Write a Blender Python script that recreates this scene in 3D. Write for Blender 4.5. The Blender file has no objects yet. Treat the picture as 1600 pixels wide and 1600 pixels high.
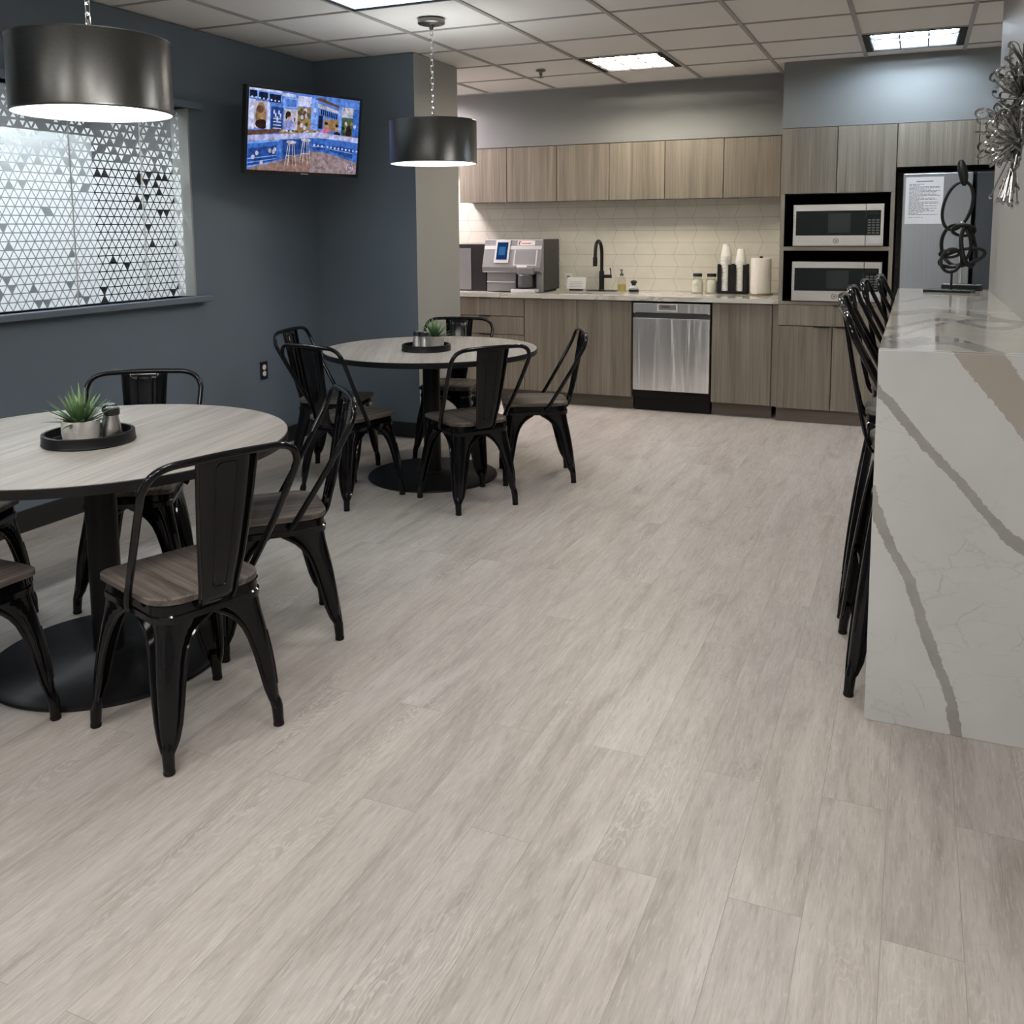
import bpy, math, random
from mathutils import Vector, Matrix
random.seed(7)
PI = math.pi
SC = bpy.context.scene
COL = SC.collection

# ------------------------------------------------------------------ camera, world, exposure
cam_data = bpy.data.cameras.new('camera'); cam = bpy.data.objects.new('camera', cam_data); COL.objects.link(cam)
cam_data.sensor_fit = 'HORIZONTAL'; cam_data.sensor_width = 36.0
cam_data.lens = 1455.1/1600*36.0
cam_data.shift_x = 0.0; cam_data.shift_y = -(800-533)/1600
cam_data.clip_start = 0.05
def rot(pit, rol, yaw):
    return Matrix.Rotation(yaw, 3, 'Z') @ Matrix.Rotation(pit, 3, 'X') @ Matrix.Rotation(rol, 3, 'Y')
_R = rot(math.radians(-6.79), math.radians(0.41), math.radians(23.41))
_x, _f, _u = _R.col[0], _R.col[1], _R.col[2]
_B = Matrix((_x, _u, -_f)).transposed()
cam.matrix_world = Matrix.Translation((0, 0, 1.422)) @ _B.to_4x4()
SC.camera = cam
W = bpy.data.worlds.new('world'); SC.world = W; W.use_nodes = True
W.node_tree.nodes['Background'].inputs[0].default_value = (.75, .8, .9, 1)
W.node_tree.nodes['Background'].inputs[1].default_value = 0.0
VS = SC.view_settings
VS.view_transform = 'Standard'; VS.look = 'None'; VS.gamma = 1.0; VS.use_curve_mapping = False
VS.exposure = 0.40
SC.cycles.max_bounces = 8; SC.cycles.diffuse_bounces = 5; SC.cycles.glossy_bounces = 4; SC.cycles.transmission_bounces = 6
SC.cycles.caustics_reflective = False; SC.cycles.caustics_refractive = False
SC.cycles.sample_clamp_indirect = 6.0
SC.cycles.use_denoising = True
L_FIX = 105.0      # ceiling fixtures
L_PEND = 5.4     # pendant diffusers
L_HALL = 165.0     # added lamp in the hall behind the window

# ------------------------------------------------------------------ dimensions (metres)
H = 2.587
XL, YC, XC, YC2 = -3.881, 5.539, -3.092, 6.177
YS, YT, XT = 7.463, 7.02, -0.913
YB = 7.72                       # kitchen back wall
XR, YR0, YR1 = 0.367, 2.77, 5.636
XBAR, YBAR, ZBAR = -0.085, 2.757, 1.085
GX, GY, TL = -2.2, 4.389, 0.61  # ceiling grid
XA, XE, Y0 = -4.75, 2.6, -3.6   # kitchen alcove left wall, far right wall, wall behind the camera
YK = 7.057
ZC = 0.905

# ------------------------------------------------------------------ materials
def mat(name):
    m = bpy.data.materials.new(name); m.use_nodes = True
    nt = m.node_tree; b = nt.nodes['Principled BSDF']
    return m, nt, b
class N:
    """tiny node helper"""
    def __init__(s, nt): s.nt = nt
    def n(s, t, **k):
        o = s.nt.nodes.new(t)
        for a, v in k.items(): setattr(o, a, v)
        return o
    def l(s, a, b): s.nt.links.new(a, b)
    def val(s, i, v):
        if hasattr(v, 'is_linked'): s.l(v, i)
        else: i.default_value = v
    def m(s, op, a, b=None, c=None, clamp=False):
        o = s.n('ShaderNodeMath', operation=op, use_clamp=clamp)
        for i, v in enumerate((a, b, c)):
            if v is not None: s.val(o.inputs[i], v)
        return o.outputs[0]
    def coord(s, which='Object'): return s.n('ShaderNodeTexCoord').outputs[which]
    def map(s, v, scale=(1, 1, 1), loc=(0, 0, 0), r=(0, 0, 0)):
        o = s.n('ShaderNodeMapping'); s.l(v, o.inputs[0])
        o.inputs['Scale'].default_value = scale; o.inputs['Location'].default_value = loc; o.inputs['Rotation'].default_value = r
        return o.outputs[0]
    def noise(s, v, scale=1, detail=3, rough=.5, dist=0):
        o = s.n('ShaderNodeTexNoise'); s.l(v, o.inputs['Vector'])
        o.inputs['Scale'].default_value = scale; o.inputs['Detail'].default_value = detail
        o.inputs['Roughness'].default_value = rough; o.inputs['Distortion'].default_value = dist
        return o.outputs['Fac']
    def ramp(s, f, stops, interp='LINEAR'):
        o = s.n('ShaderNodeValToRGB'); s.l(f, o.inputs[0]); e = o.color_ramp; e.interpolation = interp
        while len(e.elements) < len(stops): e.elements.new(.5)
        for el, (p, c) in zip(e.elements, stops): el.position = p; el.color = (*c, 1) if len(c) == 3 else c
        return o.outputs[0]
    def mix(s, f, a, b, mode='MIX'):
        o = s.n('ShaderNodeMix', data_type='RGBA', blend_type=mode)
        s.val(o.inputs[0], f)
        for i, v in ((6, a), (7, b)):
            if hasattr(v, 'is_linked'): s.l(v, o.inputs[i])
            else: o.inputs[i].default_value = (*v, 1)
        return o.outputs[2]
    def sep(s, v):
        o = s.n('ShaderNodeSeparateXYZ'); s.l(v, o.inputs[0]); return o.outputs
    def comb(s, x, y, z):
        o = s.n('ShaderNodeCombineXYZ')
        for i, v in enumerate((x, y, z)): s.val(o.inputs[i], v)
        return o.outputs[0]
    def bump(s, h, strength=.1, dist=.01):
        o = s.n('ShaderNodeBump'); o.inputs['Strength'].default_value = strength; o.inputs['Distance'].default_value = dist
        s.l(h, o.inputs['Height']); return o.outputs[0]
def g2(c): return tuple((v/255/12.92 if v/255 <= .04045 else ((v/255+.055)/1.055)**2.4) for v in c)

def plain(name, col, rough=.5, metal=0, spec=.5, coat=0, var=.06, scale=6, trans=0, ior=1.45):
    m, nt, b = mat(name); k = N(nt)
    f = k.noise(k.coord(), scale, 4)
    b_ = tuple(min(1, c*(1-var)) for c in col); c_ = tuple(min(1, c*(1+var)) for c in col)
    k.l(k.ramp(f, [(.3, b_), (.7, c_)]), b.inputs['Base Color'])
    b.inputs['Roughness'].default_value = rough; b.inputs['Metallic'].default_value = metal
    b.inputs['Specular IOR Level'].default_value = spec; b.inputs['Coat Weight'].default_value = coat
    b.inputs['Coat Roughness'].default_value = .08
    b.inputs['Transmission Weight'].default_value = trans; b.inputs['IOR'].default_value = ior
    return m
def paint(name, col, rough=.55):
    m, nt, b = mat(name); k = N(nt); co = k.coord()
    f = k.noise(co, 2.2, 4)
    k.l(k.ramp(f, [(.3, tuple(c*.97 for c in col)), (.7, tuple(c*1.03 for c in col))]), b.inputs['Base Color'])
    b.inputs['Roughness'].default_value = rough; b.inputs['Specular IOR Level'].default_value = .3
    k.l(k.bump(k.noise(co, 260, 2), .06, .002), b.inputs['Normal'])
    return m
def emit(name, col, strength, tex=0):
    m, nt, b = mat(name); k = N(nt)
    nt.nodes.remove(b); e = k.n('ShaderNodeEmission'); e.inputs[0].default_value = (*col, 1); e.inputs[1].default_value = strength
    if tex: k.l(k.m('MULTIPLY', k.sep(k.ramp(k.noise(k.coord(), tex, 5, .75), [(.33, (.25, .25, .25)), (.68, (1.0, 1.0, 1.0))]))[0], strength*1.7), e.inputs[1])
    k.l(e.outputs[0], nt.nodes['Material Output'].inputs[0]); return m

M = {}
M['wall_blue'] = paint('slate_blue_paint', (.136, .168, .204))
M['wall_grey'] = paint('grey_paint', (.33, .33, .315))
M['wall_soffit'] = paint('soffit_paint', (.205, .212, .215))
M['white_paint'] = paint('white_paint', (.55, .55, .53))
M['hall_grey'] = paint('hall_grey_paint', (.10, .10, .103))
M['screen_grey'] = plain('grey_screen_panel', (.26, .275, .285), .6)
M['baseboard'] = plain('black_vinyl', (.012, .012, .013), .35)
M['black_metal'] = plain('black_gloss_metal', (.004, .004, .005), .09, 0, .30, .0)
M['black_satin'] = plain('black_satin_metal', (.008, .008, .009), .40, 0, .22)
M['black_plastic'] = plain('black_plastic', (.012, .012, .013), .4)
M['black_matte'] = plain('black_matte', (.008, .008, .008), .7, 0, .25)
M['rubber'] = plain('rubber', (.01, .01, .01), .75, 0, .2)
M['chrome'] = plain('chrome', (.75, .75, .75), .12, 1)
M['silver_paint'] = plain('silver_plastic', (.27, .27, .28), .35, .5)
M['silver_light'] = plain('light_silver_plastic', (.62, .62, .63), .3, .4)
M['grey_dark'] = plain('dark_grey_plastic', (.10, .10, .105), .4, .3)
M['charcoal_side'] = plain('charcoal_panel', (.035, .034, .032), .5)
M['white_plastic'] = plain('white_plastic', (.75, .74, .71), .4)
M['paper'] = plain('paper', (.82, .82, .84), .7, 0, .2, 0, .02)
M['ink'] = plain('ink', (.12, .12, .14), .7)
M['ink_red'] = plain('red_ink', (.55, .12, .1), .7)
M['tissue'] = plain('tissue', (.80, .77, .70), .9, 0, .1, 0, .03, 40)
M['cup'] = plain('cup_paper', (.86, .85, .82), .6, 0, .3, 0, .02)
M['concrete'] = plain('concrete', (.50, .49, .46), .85, 0, .2, 0, .12, 30)
M['soil'] = plain('soil', (.03, .025, .02), .9)
M['tile_ceiling_bar'] = plain('ceiling_bar', (.36, .35, .33), .6)  # bars darker than the tiles, shadow along the grid put into the colour
M['tan_wood'] = plain('tan_wood', (.14, .11, .06), .4)
M['jar_fill'] = plain('creamer_powder', (.78, .77, .70), .8)
M['amber'] = plain('amber_soap', (.50, .42, .14), .2)
M['rub_grey'] = plain('grey_bristle', (.45, .46, .48), .5)

def glass(name, col=(1, 1, 1), rough=.0, mixf=.85):
    m, nt, b = mat(name); k = N(nt); nt.nodes.remove(b)
    t = k.n('ShaderNodeBsdfTransparent'); t.inputs[0].default_value = (*col, 1)
    g = k.n('ShaderNodeBsdfGlossy'); g.inputs['Roughness'].default_value = rough
    fr = k.n('ShaderNodeLayerWeight')
    mx = k.n('ShaderNodeMixShader'); k.l(k.m('MULTIPLY_ADD', k.m('POWER', fr.outputs['Facing'], 5.0), mixf*.9, .04), mx.inputs[0])
    k.l(t.outputs[0], mx.inputs[1]); k.l(g.outputs[0], mx.inputs[2])
    k.l(mx.outputs[0], nt.nodes['Material Output'].inputs[0]); return m
M['pane'] = glass('window_glass', (.93, .95, .95))
M['bottle_glass'] = glass('bottle_glass', (.92, .92, .88))

def m_film():
    m, nt, b = mat('frosted_film'); k = N(nt); nt.nodes.remove(b)
    d = k.n('ShaderNodeBsdfDiffuse'); t = k.n('ShaderNodeBsdfTranslucent')
    f = k.noise(k.coord(), 3, 3)
    c = k.ramp(f, [(.3, (.80, .82, .84)), (.7, (.86, .87, .88))])
    k.l(c, d.inputs[0]); k.l(c, t.inputs[0])
    mx = k.n('ShaderNodeMixShader'); mx.inputs[0].default_value = .6
    k.l(d.outputs[0], mx.inputs[1]); k.l(t.outputs[0], mx.inputs[2])
    k.l(mx.outputs[0], nt.nodes['Material Output'].inputs[0]); return m
M['film'] = m_film()

def m_floor():
    m, nt, b = mat('oak_plank_floor'); k = N(nt); co = k.coord()
    x, y, z = k.sep(co)
    v = k.comb(k.m('ADD', y, 30.62), k.m('ADD', x, .01+.1524*200), 0)
    br = k.n('ShaderNodeTexBrick', offset=.37, offset_frequency=2); k.l(v, br.inputs['Vector'])
    br.inputs['Scale'].default_value = 1; br.inputs['Mortar Size'].default_value = .0007; br.inputs['Mortar Smooth'].default_value = .2
    br.inputs['Brick Width'].default_value = 1.22; br.inputs['Row Height'].default_value = .1524
    br.inputs['Color1'].default_value = (0, 0, 0, 1); br.inputs['Color2'].default_value = (1, 1, 1, 1); br.inputs['Mortar'].default_value = (.5, .5, .5, 1)
    rnd = br.outputs['Color']; seam = br.outputs['Fac']
    sh = k.m('MULTIPLY', rnd, 37.0)
    base = k.comb(k.m('ADD', x, sh), k.m('ADD', y, k.m('MULTIPLY', sh, 3.1)), sh)
    big = k.noise(k.map(base, (8, 1.5, 1)), 1, 4, .6, .9)         # cloudy streaks along the plank
    grain = k.noise(k.map(base, (70, 6, 1)), 1, 5, .68, .5)
    fine = k.noise(k.map(base, (230, 21, 1)), 1, 3, .6, .3)
    dark = k.noise(k.map(base, (190, 15, 1), (7, 3, 1)), 1, 3, .6, .3)
    wv = k.n('ShaderNodeTexWave', wave_type='BANDS', bands_direction='X')     # cathedral figure: bands bent into arches
    yy = k.sep(base)[1]
    cell = k.noise(k.map(base, (6.5, .9, 1), (1, 4, 2)), 1, 1)
    wx = k.m('ADD', k.m('MULTIPLY', cell, 1.15), k.m('MULTIPLY', k.noise(k.map(base, (26, 7, 1)), 1, 3, .6), .12))
    k.l(k.comb(wx, 0, 0), wv.inputs['Vector']); wv.inputs['Scale'].default_value = 14; wv.inputs['Distortion'].default_value = .6
    area = k.ramp(k.noise(k.map(base, (4.5, 1.1, 1), (3, 1, 0)), 1, 1), [(.57, (0, 0, 0)), (.69, (1, 1, 1))])
    cath = k.m('MULTIPLY', k.ramp(wv.outputs['Fac'], [(.72, (0, 0, 0)), (.94, (1, 1, 1))]), area)
    c = k.ramp(big, [(.30, (.25, .22, .195)), (.46, (.405, .372, .338)), (.57, (.465, .435, .40)), (.72, (.555, .525, .49))])
    c = k.mix(.42, c, k.ramp(grain, [(.3, (.29, .255, .225)), (.62, (.51, .475, .435))]))
    c = k.mix(k.m('MULTIPLY', k.ramp(dark, [(.55, (0, 0, 0)), (.70, (1, 1, 1))]), .38), c, (.235, .205, .18))
    c = k.mix(k.m('MULTIPLY', k.ramp(fine, [(.56, (0, 0, 0)), (.70, (1, 1, 1))]), .42), c, (.62, .59, .545))
    c = k.mix(k.m('MULTIPLY', cath, .40), c, (.64, .61, .565))
    tone = k.ramp(rnd, [(0, (.955, .95, .965)), (.5, (1.0, 1.0, 1.015)), (1, (1.03, 1.02, 1.015))])
    c = k.mix(1.0, c, tone, 'MULTIPLY')
    c = k.mix(k.m('MULTIPLY', seam, .6), c, (.16, .135, .115))
    k.l(c, b.inputs['Base Color'])
    k.l(k.ramp(grain, [(.2, (.43, .43, .43)), (.8, (.36, .36, .36))]), b.inputs['Roughness'])
    b.inputs['Specular IOR Level'].default_value = .45
    h = k.m('SUBTRACT', k.m('ADD', k.m('MULTIPLY', grain, .35), k.m('MULTIPLY', fine, .25)), seam)
    k.l(k.bump(h, .22, .0015), b.inputs['Normal'])
    return m
M['floor'] = m_floor()

def m_wood(name, lo, mid, hi, axis, dens=34, along=1.1, rough=.45, spec=.35, angle=0, rndobj=True, contrast=.5, tight=0):
    m, nt, b = mat(name); k = N(nt); co = k.coord()
    if rndobj:
        oi = k.n('ShaderNodeObjectInfo'); off = k.m('MULTIPLY', oi.outputs['Random'], 17.0)
        va = k.n('ShaderNodeVectorMath', operation='ADD'); k.l(co, va.inputs[0]); k.l(k.comb(off, off, off), va.inputs[1]); co = va.outputs[0]
    s = [dens]*3; s[axis] = along
    s2 = [dens*5]*3; s2[axis] = along*4
    s3 = [dens*.22]*3; s3[axis] = along*.7
    r = k.map(co, (1, 1, 1), (0, 0, 0), (0, 0, angle)) if angle else co
    n1 = k.noise(k.map(r, s), 1, 4, .6, .3); n2 = k.noise(k.map(r, s2), 1, 3, .5); n3 = k.noise(k.map(r, s3), 1, 2, .5, .8)
    c = k.ramp(n1, [(.28+tight, lo), (.5, mid), (.74-tight, hi)])
    c = k.mix(contrast, c, k.ramp(n3, [(.3+tight*.8, lo), (.52, mid), (.72-tight*.8, hi)]))
    c = k.mix(.3, c, k.ramp(n2, [(.35, lo), (.65, hi)]))
    k.l(c, b.inputs['Base Color'])
    b.inputs['Roughness'].default_value = rough; b.inputs['Specular IOR Level'].default_value = spec
    k.l(k.bump(n2, .08, .001), b.inputs['Normal'])
    return m
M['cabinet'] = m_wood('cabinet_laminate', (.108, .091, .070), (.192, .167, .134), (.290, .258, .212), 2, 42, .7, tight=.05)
M['cabinet_h'] = m_wood('toe_kick_gap_shade_laminate', (.085, .070, .056), (.115, .095, .076), (.145, .12, .1), 0, 42, .8)
M['cabinet_edge'] = plain('laminate_edge', (.235, .205, .165), .45)
M['table_a'] = m_wood('table_laminate', (.20, .178, .155), (.36, .335, .305), (.47, .445, .41), 1, 26, .8, .38, .4, math.radians(-10), False, tight=.07)
M['table_b'] = m_wood('table_laminate_turned', (.20, .178, .155), (.36, .335, .305), (.47, .445, .41), 1, 26, .8, .38, .4, math.radians(-27), False, tight=.07)
M['seat'] = m_wood('dark_seat_wood', (.030, .023, .020), (.085, .070, .060), (.18, .155, .135), 1, 44, 1.6, .5, .3, contrast=.3, tight=.11)

def m_tile():
    m, nt, b = mat('backsplash_tile'); k = N(nt); x, y, z = k.sep(k.coord())
    rh, per, sl = .1015, .345, .040
    vz = k.m('DIVIDE', k.m('SUBTRACT', z, ZC), rh); row = k.m('FLOOR', vz); t = k.m('SUBTRACT', vz, row)
    odd = k.m('FLOORED_MODULO', row, 2.0)
    tt = k.m('ABSOLUTE', k.m('SUBTRACT', t, odd))                    # mirrored on alternate rows
    u = k.m('FLOORED_MODULO', k.m('ADD', x, 20.03), per)
    j1 = k.m('ADD', .035, k.m('MULTIPLY', tt, sl)); j2 = k.m('SUBTRACT', .035+.19+sl, k.m('MULTIPLY', tt, sl))
    d1 = k.m('ABSOLUTE', k.m('SUBTRACT', u, j1)); d2 = k.m('ABSOLUTE', k.m('SUBTRACT', u, j2))
    dz = k.m('MULTIPLY', k.m('MINIMUM', t, k.m('SUBTRACT', 1.0, t)), rh)
    d = k.m('MINIMUM', k.m('MINIMUM', d1, d2), k.m('MULTIPLY', dz, 1.0))
    g = k.ramp(k.m('MULTIPLY', d, 100.0), [(.08, (1, 1, 1)), (.22, (0, 0, 0))])
    big = k.noise(k.coord(), 9, 2)
    c = k.mix(g, k.ramp(big, [(.3, (.65, .625, .545)), (.7, (.69, .665, .585))]), (.40, .38, .33))
    k.l(c, b.inputs['Base Color']); b.inputs['Roughness'].default_value = .25; b.inputs['Specular IOR Level'].default_value = .4
    k.l(k.bump(k.m('SUBTRACT', 1.0, g), .25, .002), b.inputs['Normal'])
    return m
M['tile'] = m_tile()

def m_ceiling():
    m, nt, b = mat('acoustic_tile'); k = N(nt); co = k.coord()
    f = k.noise(co, 140, 4, .7); big = k.noise(co, 1.5, 2)
    c = k.ramp(f, [(.3, (.72, .70, .665)), (.6, (.82, .80, .765))])
    k.l(k.mix(.2, c, k.ramp(big, [(.3, (.74, .72, .685)), (.7, (.82, .80, .765))])), b.inputs['Base Color'])
    b.inputs['Roughness'].default_value = .9; b.inputs['Specular IOR Level'].default_value = .1
    k.l(k.bump(f, .12, .002), b.inputs['Normal']); return m
M['ceiling'] = m_ceiling()

def curve_fn(k, val, pts):
    """piecewise function of a value in 0..1 through a float curve"""
    o = k.n('ShaderNodeFloatCurve'); k.val(o.inputs['Value'], val); cv = o.mapping.curves[0]
    while len(cv.points) < len(pts): cv.points.new(.5, .5)
    for p, (a, c) in zip(cv.points, pts): p.location = (a, c); p.handle_type = 'VECTOR'
    o.mapping.update(); return o.outputs[0]
def m_stone(name, panel):
    m, nt, b = mat(name); k = N(nt); co = k.coord(); x, y, z = k.sep(co)
    nz = k.m('SUBTRACT', k.noise(co, 34, 6, .78), .5); nb = k.m('SUBTRACT', k.noise(co, 5, 3), .5)
    base = k.ramp(k.noise(co, 3, 4), [(.3, (.50, .512, .507)), (.7, (.565, .572, .565))] if panel else [(.3, (.60, .575, .515)), (.7, (.66, .635, .575))])  # one stone, its shaded end and lit top toned into the base colour
    crk = k.n('ShaderNodeTexVoronoi', feature='DISTANCE_TO_EDGE'); 
    va = k.n('ShaderNodeVectorMath', operation='ADD'); k.l(co, va.inputs[0]); k.l(k.comb(k.m('MULTIPLY', nz, .10), k.m('MULTIPLY', nz, .10), k.m('MULTIPLY', nb, .2)), va.inputs[1])
    k.l(k.map(va.outputs[0], (1, 1, 2.2)), crk.inputs['Vector']); crk.inputs['Scale'].default_value = 8
    cr = k.m('MULTIPLY', k.ramp(crk.outputs['Distance'], [(.0, (1, 1, 1)), (.022, (0, 0, 0))]), k.ramp(k.noise(co, 4.5, 2), [(.50, (0, 0, 0)), (.62, (1, 1, 1))]))
    c = k.mix(k.m('MULTIPLY', cr, .45), base, (.30, .295, .275))
    veincol = k.ramp(k.noise(co, 12, 3), [(.3, (.27, .262, .245)), (.7, (.34, .33, .31))])
    def band(c, dist, width, amp=.03):
        d = k.m('ADD', k.m('ABSOLUTE', dist), k.m('MULTIPLY', nz, amp))
        w = k.m('MULTIPLY', width, k.m('ADD', 1.0, k.m('MULTIPLY', nb, 1.2)))
        return k.mix(k.m('MULTIPLY', k.ramp(k.m('DIVIDE', d, w), [(.92, (1, 1, 1)), (1.0, (0, 0, 0))]), 1.0 if panel else .62), c, veincol)
    if panel:
        s = k.m('DIVIDE', k.m('ADD', x, .1), .6)      # 0..1 across
        zf = curve_fn(k, s, [(0, 1.0), (.03, .895), (.11, .846), (.225, .768), (.365, .689), (.475, .617), (.57, .557), (.665, .517), (1, .40)])
        c = band(c, k.m('SUBTRACT', z, k.m('MULTIPLY', zf, 1.087)), .021, .045)
        tz = k.m('DIVIDE', z, 1.087)
        xf = curve_fn(k, tz, [(0, .43), (.085, .405), (.167, .352), (.272, .275), (.404, .197), (.491, .108), (.59, .033), (.66, 0), (1, 0)])
        low = k.m('LESS_THAN', z, .70)
        c = band(c, k.m('ADD', k.m('SUBTRACT', x, k.m('SUBTRACT', k.m('MULTIPLY', xf, .6), .1)), k.m('MULTIPLY', k.m('SUBTRACT', 1.0, low), 9.0)), .015, .03)
        # broad brown patch in the upper right corner
        pl = k.m('SUBTRACT', k.m('ADD', .107, k.m('MULTIPLY', k.m('SUBTRACT', 1.077, z), .80)), k.m('MULTIPLY', nz, .04))
        pr = k.m('ADD', .235, k.m('MULTIPLY', k.m('SUBTRACT', 1.077, z), .60))
        pm = k.m('MULTIPLY', k.m('GREATER_THAN', x, pl), k.m('LESS_THAN', x, k.m('ADD', pr, k.m('MULTIPLY', nz, .05))))
        c = k.mix(k.m('MULTIPLY', pm, .85), c, (.33, .295, .255))
    else:
        for (a, sl, wd, fr) in ((4.75, .55, .045, 9), (4.05, -.5, .10, 6), (3.55, .35, .06, 8), (2.98, -.9, .11, 7), (3.3, 1.6, .05, 5)):
            wob = k.m('MULTIPLY', k.m('SINE', k.m('MULTIPLY', x, float(fr*2.2))), .16)
            c = band(c, k.m('SUBTRACT', k.m('SUBTRACT', y, a), k.m('ADD', k.m('MULTIPLY', x, sl), wob)), wd, .12)
    k.l(c, b.inputs['Base Color']); b.inputs['Roughness'].default_value = .07 if not panel else .22
    b.inputs['Specular IOR Level'].default_value = .55
    return m
M['stone_panel'] = m_stone('veined_quartz_end', True)
M['stone_top'] = m_stone('veined_quartz_top', False)
def m_counter():
    m, nt, b = mat('kitchen_quartz'); k = N(nt); co = k.coord()
    f = k.noise(k.map(co, (2.2, 5, 5)), 1, 4, .55, 1.2)
    k.l(k.ramp(f, [(.42, (.60, .58, .53)), (.55, (.66, .64, .59)), (.60, (.40, .375, .33)), (.64, (.62, .6, .55))]), b.inputs['Base Color'])
    b.inputs['Roughness'].default_value = .1; return m
M['counter'] = m_counter()
def m_steel(name, axis=2, col=(.50, .50, .50), rough=.27, wob=.0):
    m, nt, b = mat(name); k = N(nt); co = k.coord()
    s = [160]*3; s[axis] = 2
    f = k.noise(k.map(co, s), 1, 3)
    k.l(k.ramp(f, [(.3, tuple(c*.93 for c in col)), (.7, tuple(c*1.05 for c in col))]), b.inputs['Base Color'])
    b.inputs['Metallic'].default_value = 1; b.inputs['Roughness'].default_value = rough
    if wob:
        h = k.noise(k.map(co, (9, 9, .8)), 1, 2, .5, .6)
        k.l(k.bump(h, wob, .05), b.inputs['Normal'])
    return m
M['steel'] = m_steel('brushed_steel', 0, (.62, .61, .595), .28)
M['steel_v'] = m_steel('brushed_steel_door', 2, (.90, .90, .91), .30, .3)
M['steel_dark'] = m_steel('dark_fridge_steel', 2, (.12, .135, .155), .35)
M['steel_fridge'] = m_steel('fridge_steel', 2, (.40, .43, .47), .36)
M['gunmetal'] = m_steel('gunmetal_shade', 0, (.115, .115, .112), .33)
M['nickel'] = m_steel('dark_nickel', 0, (.22, .21, .20), .3)
M['window_black'] = plain('microwave_window', (.008, .011, .011), .08, 0, .22)
M['window_mesh'] = plain('microwave_mesh', (.022, .026, .026), .25, 0, .3)
M['shade_in'] = plain('shade_lining', (.80, .79, .76), .5)
M['bronze'] = plain('dark_bronze', (.020, .021, .022), .38, .6)
M['sculpt_metal'] = plain('silver_strip', (.36, .36, .35), .22, 1)
M['crystal'] = plain('crystal_bead', (.9, .9, .9), .05, 0, .6, 0, .02, 5, .9, 1.5)
def m_leaf():
    m, nt, b = mat('succulent_leaf'); k = N(nt); z = k.sep(k.coord())[2]
    k.l(k.ramp(k.m('MULTIPLY', z, 8.0), [(.55, (.035, .085, .03)), (.95, (.10, .19, .07)), (1.0, (.16, .26, .12))]), b.inputs['Base Color'])
    b.inputs['Roughness'].default_value = .45; return m
M['leaf'] = m_leaf()
def m_sky_panel():
    m, nt, b = mat('cloud_print_diffuser'); k = N(nt); nt.nodes.remove(b)
    f = k.noise(k.coord(), 4.5, 5, .6, .4)
    c = k.ramp(f, [(.30, (.35, .68, 1.0)), (.5, (.62, .85, 1.0)), (.62, (1, .96, .86))])
    e = k.n('ShaderNodeEmission'); k.l(c, e.inputs[0]); e.inputs[1].default_value = 2.2
    k.l(e.outputs[0], nt.nodes['Material Output'].inputs[0]); return m
M['sky_panel'] = m_sky_panel()
M['lamp_warm'] = emit('lamp_warm', (1, .90, .74), L_FIX*1.45)
M['lamp_cool'] = emit('lamp_cool', (.74, .87, 1), L_FIX*.72)
M['lamp_pink'] = emit('lamp_alcove', (1, .88, .90), L_FIX*6)
M['lamp_neutral'] = emit('lamp_neutral', (1, .965, .92), L_FIX)
M['lamp_hall'] = emit('lamp_hall', (.93, .97, 1), L_HALL)
M['pendant_glow'] = emit('pendant_diffuser', (.95, .985, 1), L_PEND)
M['bulb_glow'] = emit('bulb_glow', (.93, .975, 1), 34.0)
M['louver'] = plain('louver_silver', (.05, .05, .05), .35, .0)
M['reflector'] = plain('white_reflector', (.80, .80, .80), .5)

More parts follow.
